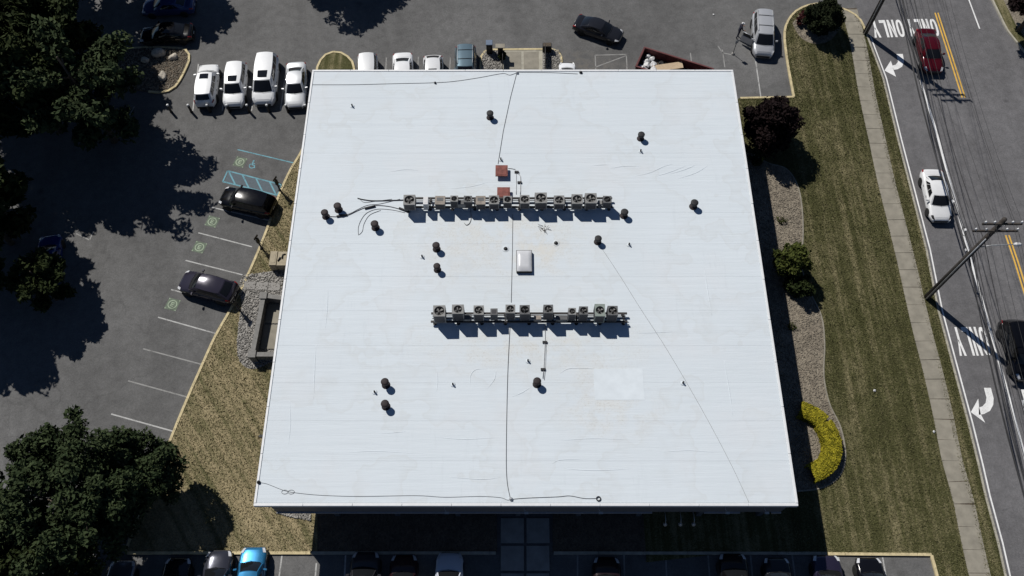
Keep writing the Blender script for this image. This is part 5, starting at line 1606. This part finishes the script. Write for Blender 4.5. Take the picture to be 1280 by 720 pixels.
# beige utility box against the left wall
p0, p1 = G(338.5, 314, 1.0), G(357, 331.5, 1.0)
t = thing('utility_box', 'beige metal utility box beside the left edge of the roof', 'utility box', (p0[0], p1[1], .1))
bw, bd = p1[0] - p0[0], p0[1] - p1[1]
MB().box(0, bw * .42, 0, bd, 0, .92, .02).build('cabinet', M['tan_box'], t)
MB().box(bw * .44, bw, 0, bd, 0, .86, .02).build('cabinet', M['tan_box'], t)
MB().box(bw * .06, bw * .36, -.015, -.002, .1, .8).build('door', M['tan_box'], t)
MB().box(bw * .1, bw * .34, bd * .15, bd * .85, .921, .94).build('lid', M['tan_box'], t)
mb = MB(); mb.tube([(bw * .5, bd * .3, .9), (bw * .62, bd * .55, .95), (bw * .72, bd * .5, .95), (bw * .74, bd * .75, .9), (bw * .9, bd * .8, .9)], .05, 7); mb.build('conduit', M['black'], t)
# walled patio on the left: low walls with caps, two concrete slabs
def wpx(a, z=.9): return Vector(G(*a, z))
c1, c2, c3, c4 = wpx((330, 371)), wpx((352, 374)), wpx((316, 444)), wpx((344, 444))
t = thing('patio_wall', 'low charcoal wall with flat capping round the patio at the left of the building', 'wall', (c1.x, c1.y, .1))
def wall_run(a, b_, wd=.34, h=.9, nm='wall_panel'):
    d = (b_ - a); L_ = d.length; d.normalize(); n = Vector((-d.y, d.x))
    k = max(1, round(L_ / 1.2))
    for i in range(k):
        q = a + d * (L_ * (i + .5) / k) - c1
        MB().obox((q.x, q.y, h / 2), tuple(d * (L_ / k - .02)) + (0,), tuple(n * wd * .8) + (0,), (0, 0, h)).build(nm, M['charcoal'], t)
        MB().obox((q.x, q.y, h + .045), tuple(d * (L_ / k - .012)) + (0,), tuple(n * wd) + (0,), (0, 0, .08)).build('capping', M['concrete_grey'] if False else M['charcoal_cap'], t)
M['charcoal_cap'] = simple('capping_grey', (.20, .195, .185), .85, var=.15)
wall_run(c1 + (c3 - c1) * .03, c3 - (c3 - c1) * .02); wall_run(c1 + Vector((.25, 0)), c2 + Vector((.3, 0))); wall_run(c3 + Vector((.25, 0)), c4 + Vector((.3, 0)))
for c_ in (c1, c3):
    q = c_ - c1
    MB().box(q.x - .24, q.x + .24, q.y - .24, q.y + .24, 0, 1.0).build('pier', M['charcoal'], t)
    MB().box(q.x - .29, q.x + .29, q.y - .29, q.y + .29, 1.001, 1.09, .02).build('pier_cap', M['charcoal_cap'], t)
pat = tag(empty('patio'), kind='structure')
for (x0, y0), (x1, y1) in (((335, 380), (353, 404)), ((330, 406), (350, 436))):
    a = G(x0, y0, .2); b_ = G(x1, y1, .2)
    MB().box(a[0], b_[0] + .5, b_[1], a[1], .05, .2, .01).build('slab', M['concrete'], pat)
for i in range(3):
    x0 = 305.5 + i * 15.5
    a = G(x0, 352 + i * .8, .14); b_ = G(x0 + 13, 361.5 + i * .8, .14)
    MB().box(a[0], b_[0], b_[1], a[1], .05, .155, .01).build('slab', M['concrete_grey'], pat)
# rear island furniture
p = G(612, 66)
t = thing('litter_bin', 'tall dark litter bin with a blue grey lid on the gravel island', 'bin', (p[0], p[1], .1))
MB().box(-.27, .27, -.27, .27, 0, 1.15, .03).build('body', M['black'], t)
MB().box(-.30, .30, -.30, .30, 1.151, 1.24, .03).build('lid', simple('lid_blue', (.13, .17, .24), .4), t)
MB().box(-.18, .18, -.285, -.272, .75, .98).build('opening', M['steel_dark'], t)
p = G(625.5, 72)
t = thing('sign_box', 'dark post with a pale flat top beside the rear entrance slabs', 'post', (p[0], p[1], .1))
MB().box(-.22, .22, -.18, .18, 0, 1.35, .02).build('body', M['black'], t)
MB().box(-.42, .42, -.25, .25, 1.351, 1.42, .02).build('top_plate', M['concrete'], t)
bush('low_shrub', 'small dark shrub beside the rear entrance slabs', G(629, 75), .45, .9, M['leaf_dark'], 50, 24, .09)
for x, lab in ((628.5, 'left'), (681, 'right')):
    p = G(x, 66)
    t = thing('handrail', f'dark handrail on the {lab} of the rear entrance slabs', 'railing', (p[0], p[1], .12), 0, 'handrails at the rear entrance')
    for y in (0, -1.0, -2.0):
        MB().tube([(0, y, 0), (0, y, .95)], .03, 6).build('post', M['steel_dark'], t)
    MB().tube([(0, .08, .95), (0, -2.1, .95)], .035, 6).build('rail', M['steel_dark'], t)
    MB().box(-.02, .02, -1.95, -.05, .15, .85).build('infill_panel', M['steel_dark'], t)
p = G(683.5, 64)
t = thing('planter', 'dark square planter at the right of the rear entrance slabs', 'planter', (p[0], p[1], .1))
MB().box(-.4, .4, -.25, .25, 0, .75, .03).build('pot', M['black'], t)
MB().box(-.34, .34, -.19, .19, .751, .77).build('soil', M['mulch'], t)
# thin sign post with its line-up marks
p = G(916, 67.5)
t = thing('sign_post', 'thin leaning sign post on the lot left of the silver minivan', 'sign', (p[0], p[1], 0), .4)
MB().tube([(0, 0, 0), (.03, .02, 1.9)], .03, 6).build('pole', M['steel_dark'], t)
MB().lathe([(.16, 0), (.15, .08), (.05, .14)], n=10).build('base', M['concrete_grey'], t)
MB().box(-.15, .18, -.01, .012, 1.35, 1.8).build('sign_plate', M['galv'], t)

# dumpster
zt = 1.75
A, B_, C_ = Vector(G(805.5, 59, zt)), Vector(G(886, 84, zt)), Vector(G(795, 83, zt))
ux = (B_ - A).normalized(); uy = Vector((-ux.y, ux.x))
if (C_ - A).dot(uy) < 0: uy = -uy
ang = math.atan2(ux.y, ux.x)
Lq, Wq = 6.3, 2.35
t = thing('open_skip', 'open dark red skip full of rubbish behind the building', 'skip', (A.x, A.y, 0), ang)
sg = 1 if uy.dot(Vector((-math.sin(ang), math.cos(ang)))) > 0 else -1
def yb(a, b_): return (min(sg * a, sg * b_), max(sg * a, sg * b_))
mb = MB(); 
MB().box(0, Lq, *yb(0, Wq), .18, .28).build('floor', M['dumpster'], t)
for (x0, x1, a, b_) in ((0, Lq, 0, .07), (0, Lq, Wq - .07, Wq), (0, .07, .071, Wq - .071), (Lq - .07, Lq, .071, Wq - .071)):
    w_ = MB().box(x0, x1, *yb(a, b_), .281, zt - .06).build('side_panel', M['dumpster'], t)
for (x0, x1, a, b_) in ((-.05, Lq + .05, -.05, .10), (-.05, Lq + .05, Wq - .10, Wq + .05), (-.05, .10, .101, Wq - .101), (Lq - .10, Lq + .05, .101, Wq - .101)):
    MB().box(x0, x1, *yb(a, b_), zt - .059, zt + .04, .02).build('top_rail', M['dumpster'], t)
for k in range(9):
    x = .4 + k * (Lq - .8) / 8
    for a in (-.06, Wq + .001):
        MB().box(x - .05, x + .05, *yb(a, a + .058), .2, zt - .061).build('rib', M['dumpster'], t)
def inskip(x, y): 
    q = A + ux * x + uy * y; return q
q = inskip(2.55, .95)
board = MB().obox((0, 0, 0), (2.6, .1, .18), (-.05, .62, .1), (-.03, -.01, .04))
tag(board.build('board', M['card'], None, (q.x, q.y, 1.35), 0.08), 'long tan board lying across the rubbish in the red skip', 'board')
k = 0
BAGS = [(.55, .35, .22, 0, 'small white lump in the back left corner of the red skip'), (.95, .55, .24, 0, 'small white lump beside the back left corner lump in the skip'), (.6, 1.0, .28, 0, 'white rubbish bag against the left end of the red skip'),
        (.75, 1.45, .30, 0, 'large white rubbish bag near the left end of the red skip'), (1.3, 1.1, .30, 0, 'white rubbish bag touching the end of the tan board'), (.4, 1.8, .26, 0, 'white rubbish bag in the front left corner of the red skip'),
        (1.5, 1.6, .32, 0, 'largest white rubbish bag below the tan board in the skip'), (2.1, 1.85, .26, 0, 'rightmost white rubbish bag in the red skip, against the roof edge'),
        (.3, .9, .22, 1, 'small black bag wedged at the left end of the red skip'), (1.9, .6, .25, 1, 'black bag behind the tan board in the red skip'), (3.3, 1.5, .35, 1, 'black bag just right of the tan board in the skip'),
        (3.9, .9, .34, 1, 'black bag in the dark middle of the red skip by the back rail'), (4.6, 1.3, .36, 1, 'rightmost black bag in the narrow end of the red skip')]
for x, y, r, dark, lab in BAGS:
    q = inskip(x, y); k += 1
    bm = bmesh.new(); bmesh.ops.create_icosphere(bm, subdivisions=2, radius=r)
    for v in bm.verts:
        f = 1 + random.uniform(-.22, .22); v.co = Vector((v.co.x * f * 1.15, v.co.y * f, v.co.z * f * .75))
    me = bpy.data.meshes.new('rubbish_bag'); bm.to_mesh(me); bm.free(); me.materials.append(M['bag_black'] if dark else M['bag'])
    tag(link('rubbish_bag', me, None, (q.x, q.y, 1.05 if dark else 1.2), x), lab, 'rubbish bag', 'rubbish bags in the red skip')
o = MB().box(.1, Lq - .1, *yb(.1, Wq - .1), .282, .9).build('rubbish_fill', M['mulch'], t)

# utility poles, wires
P1 = Vector(G(1158, 372)); P2 = Vector(G(1081, 42))
P0 = P1 + (P1 - P2) * .95; P3 = P2 + (P2 - P1)
ARMS = [(11.2, 1.30), (10.3, 1.5)]
POLES = {}
def pole(name, base, top, label, arms, lamp=False, extra=None):
    t = thing(name, label, 'utility pole', (base.x, base.y, .08), 0, 'wooden utility poles along the road')
    MB().tube([(0, 0, 0), (0, 0, top * .5), (0, 0, top)], [.23, .20, .16], 12).build('pole', M['wood_pole'], t)
    MB().tube([(-.17, -.21, 0), (-.15, -.19, top * .42), (-.13, -.17, top * .8)], .045, 8).build('riser_pipe', M['galv'], t)
    for z, hl in arms:
        a = MB().box(-hl, hl, -.19, -.07, z - .07, z + .07, .01).build('crossarm', M['wood_pole'], t)
        for x in (-hl + .12, -hl * .45, hl * .45, hl - .12):
            MB().lathe([(.03, .07), (.03, .15), (.07, .16), (.05, .22), (.08, .24), (.04, .33), (.0001, .34)], (x, -.13, z), 10).build('insulator', M['ceramic'], a)
        for x in (-.55, .55):
            MB().tube([(x, -.06, z - .05), (0, -.10, z - .6)], .018, 5).build('brace', M['galv'], t)
    if lamp:
        z = 8.4
        MB().tube([(0, -.1, z - .4), (.7, -.15, z), (2.2, -.15, z + .1)], .035, 7).build('lamp_arm', M['galv'], t)
        mb = MB(); mb.lathe([(.02, 0), (.11, .06), (.14, .22), (.12, .45), (.05, .58), (.0001, .6)], n=10)
        o = mb.build('lamp_head', M['ac_white'], t); o.location = (2.15, -.15, z + .12); o.rotation_euler = (0, R(90), 0)
    if extra: extra(t)
    return t
def transformer(t):
    MB().lathe([(.26, 0), (.28, .05), (.28, .85), (.2, .92), (.0001, .94)], (-.42, -.05, 7.2), 14).build('transformer', M['galv'], t)
    MB().box(-.26, -.1, -.1, .0, 7.4, 7.9).build('bracket', M['steel_dark'], t)
pole('utility_pole', P1, 11.6, 'leaning looking wooden utility pole with a street lamp arm, right of the lawn', ARMS, True)
pole('utility_pole', P2, 11.4, 'wooden utility pole beside the driveway at the top right, its top out of the picture', [(10.9, 1.3), (10.0, 1.4), (9.2, 1.2)], False, transformer)
pole('utility_pole', P0, 11.6, 'wooden utility pole out of the picture towards the front', ARMS)
pole('utility_pole', P3, 11.6, 'wooden utility pole out of the picture along the road to the back', ARMS)
def wire(xo, z, rad, label, sag=.55, yo=-.13):
    pts = []
    seq = [P3, P2, P1, P0]
    zz = lambda p: z
    for a, b_ in zip(seq[:-1], seq[1:]):
        for i in range(14):
            f = i / 14
            p = a.lerp(b_, f); pts.append((p.x + xo, p.y + yo, z - sag * 4 * f * (1 - f)))
    pts.append((seq[-1].x + xo, seq[-1].y + yo, z))
    t = thing('overhead_wire', label, 'wire', (0, 0, 0), 0, 'overhead wires along the road')
    MB().tube(pts, rad, 5).build('wire', M['wire'], t)
for xo, z, r, lab, sg_ in ((-1.18, 11.52, .011, 'leftmost thin power wire on the top crossarm', .7), (-.58, 11.52, .011, 'second thin power wire from the left on the top crossarm', .72), (.58, 11.52, .011, 'third thin power wire from the left on the top crossarm', .7), (1.18, 11.52, .011, 'rightmost thin power wire on the top crossarm', .72),
                          (-1.38, 10.62, .013, 'leftmost wire on the lower crossarm', .8), (1.38, 10.62, .013, 'rightmost wire on the lower crossarm', .75),
                          (.16, 8.7, .028, 'thick bundled service wire below the crossarms', .8), (.20, 7.4, .024, 'upper telephone cable on the pole', .75), (.20, 6.9, .036, 'thick black telephone cable on the pole', .9), (.20, 6.4, .034, 'lowest telephone cable on the pole', .8), (.24, 7.0, .03, 'thin telephone cable lashed beside the thick one', .9), (.16, 6.6, .03, 'slack telephone cable above the lowest one', 1.05)):
    wire(xo, z, r, lab, sg_, -.13 if z > 9 else 0)
for i, f in enumerate((.05, .15, .35)):
    p = P1.lerp(P2, f * .5)
    t = thing('cable_loop', f"{('lowest', 'middle', 'upper')[i]} of three dark cable loops hanging beside the lane line", 'cable', (p.x + .2, p.y, 6.4 if i != 1 else 6.9), 0, 'cable loops on the telephone cables')
    MB().tube([(.0, .35 * math.cos(k * .5236) * 1.0, .25 * math.sin(k * .5236) - .25) for k in range(13)], .022, 5).build('loop', M['wire'], t)
    MB().box(-.06, .06, -.1, .1, -.12, .04, .02).build('splice_box', M['ceramic'], t)

# ================================================================== THE PERSON
pb = G(921.5, 46.5)
t = thing('person', 'person in dark navy clothes and a white cap standing at the open minivan door', 'person', (pb[0], pb[1], 0), R(105))
# local: faces +Y... built facing -Y, one continuous skinned surface
J = {'pel': ((0, 0, .93), .145), 'sp1': ((0, -.03, 1.10), .135), 'ch': ((0, -.07, 1.30), .155), 'nk': ((0, -.10, 1.47), .062), 'hd0': ((0, -.12, 1.56), .085), 'hd1': ((0, -.135, 1.66), .098), 'hd2': ((0, -.13, 1.735), .07),
     'shL': ((.17, -.07, 1.40), .068), 'elL': ((.24, -.20, 1.15), .048), 'wrL': ((.20, -.42, 1.10), .034),
     'shR': ((-.17, -.07, 1.40), .068), 'elR': ((-.25, -.12, 1.14), .048), 'wrR': ((-.24, -.32, .98), .034),
     'hpL': ((.10, 0, .90), .098), 'knL': ((.13, -.10, .50), .066), 'anL': ((.12, -.05, .10), .045), 'toL': ((.14, -.20, .05), .042),
     'hpR': ((-.10, 0, .90), .098), 'knR': ((-.13, .06, .50), .066), 'anR': ((-.16, .20, .10), .045), 'toR': ((-.19, .06, .05), .042)}
E_ = [('pel', 'sp1'), ('sp1', 'ch'), ('ch', 'nk'), ('nk', 'hd0'), ('hd0', 'hd1'), ('hd1', 'hd2'), ('ch', 'shL'), ('shL', 'elL'), ('elL', 'wrL'), ('ch', 'shR'), ('shR', 'elR'), ('elR', 'wrR'),
      ('pel', 'hpL'), ('hpL', 'knL'), ('knL', 'anL'), ('anL', 'toL'), ('pel', 'hpR'), ('hpR', 'knR'), ('knR', 'anR'), ('anR', 'toR')]
hands = {}
for sd, w0 in (('L', (.20, -.42, 1.10)), ('R', (-.24, -.32, .98))):
    sgn = 1 if sd == 'L' else -1
    J['pm' + sd] = ((w0[0], w0[1] - .07, w0[2] - .01), .034); E_.append(('wr' + sd, 'pm' + sd))
    for k in range(4):
        xo = (-.027 + .018 * k) * sgn; ln = (.075, .088, .082, .062)[k]
        J[f'f{sd}{k}a'] = ((w0[0] + xo, w0[1] - .115, w0[2] - .012), .0095); J[f'f{sd}{k}b'] = ((w0[0] + xo * 1.1, w0[1] - .115 - ln * .5, w0[2] - .03), .0088); J[f'f{sd}{k}c'] = ((w0[0] + xo * 1.1, w0[1] - .115 - ln * .75, w0[2] - .065), .0075)
        E_ += [('pm' + sd, f'f{sd}{k}a'), (f'f{sd}{k}a', f'f{sd}{k}b'), (f'f{sd}{k}b', f'f{sd}{k}c')]
    J[f't{sd}a'] = ((w0[0] - .042 * sgn, w0[1] - .06, w0[2] - .015), .011); J[f't{sd}b'] = ((w0[0] - .055 * sgn, w0[1] - .10, w0[2] - .03), .009)
    E_ += [('pm' + sd, f't{sd}a'), (f't{sd}a', f't{sd}b')]
names = list(J)
me = bpy.data.meshes.new('body')
me.from_pydata([J[n][0] for n in names], [(names.index(a), names.index(b_)) for a, b_ in E_], [])
ob = link('body', me, t)
sk = ob.modifiers.new('skin', 'SKIN')
for i, n in enumerate(names):
    r = J[n][1]; sv = me.skin_vertices[0].data[i]
    sv.radius = (r, r * (.72 if n in ('ch', 'sp1') else 1)); sv.use_root = (n == 'pel')
sb = ob.modifiers.new('sub', 'SUBSURF'); sb.levels = 2; sb.render_levels = 2
dg = bpy.context.evaluated_depsgraph_get()
me2 = bpy.data.meshes.new_from_object(ob.evaluated_get(dg))
ob.modifiers.clear(); ob.data = me2
me2.materials.clear(); me2.materials.append(M['navy']); me2.materials.append(M['skin'])
for p in me2.polygons:
    c = p.center; p.use_smooth = True
    p.material_index = 1 if (c.z > 1.49 or (c.y < -.36 and abs(c.x) > .1 and c.z > .8) or (c.y < -.30 and c.x < -.15 and c.z > .8)) else 0
# face, ears, hair, cap, shirt
hc = Vector((0, -.135, 1.645))
MB().lathe([(.016, -.02), (.02, -.005), (.008, .03)], (0, -.245, 1.635), 8).build('nose', M['skin'], t)
for s_ in (-1, 1):
    MB().lathe([(.0001, -.012), (.012, 0), (.0001, .012)], (s_ * .034, -.232, 1.66), 8).build('eye', M['black'], t)
    MB().lathe([(.0001, -.03), (.016, 0), (.0001, .03)], (s_ * .098, -.13, 1.645), 8).build('ear', M['skin'], t)
MB().box(-.025, .025, -.236, -.226, 1.59, 1.60).build('mouth', simple('lip', (.25, .09, .08), .6), t)
MB().lathe([(.103, .0), (.112, .03), (.108, .08), (.07, .13), (.0001, .15)], (0, -.125, 1.66), 14).build('cap', M['white_cloth'], t)
MB().box(-.07, .07, -.31, -.215, 1.672, 1.686, .005).build('cap_peak', M['white_cloth'], t)
MB().lathe([(.095, -.06), (.104, -.02), (.105, .02)], (0, -.115, 1.655), 14).build('hair', M['hair'], t)
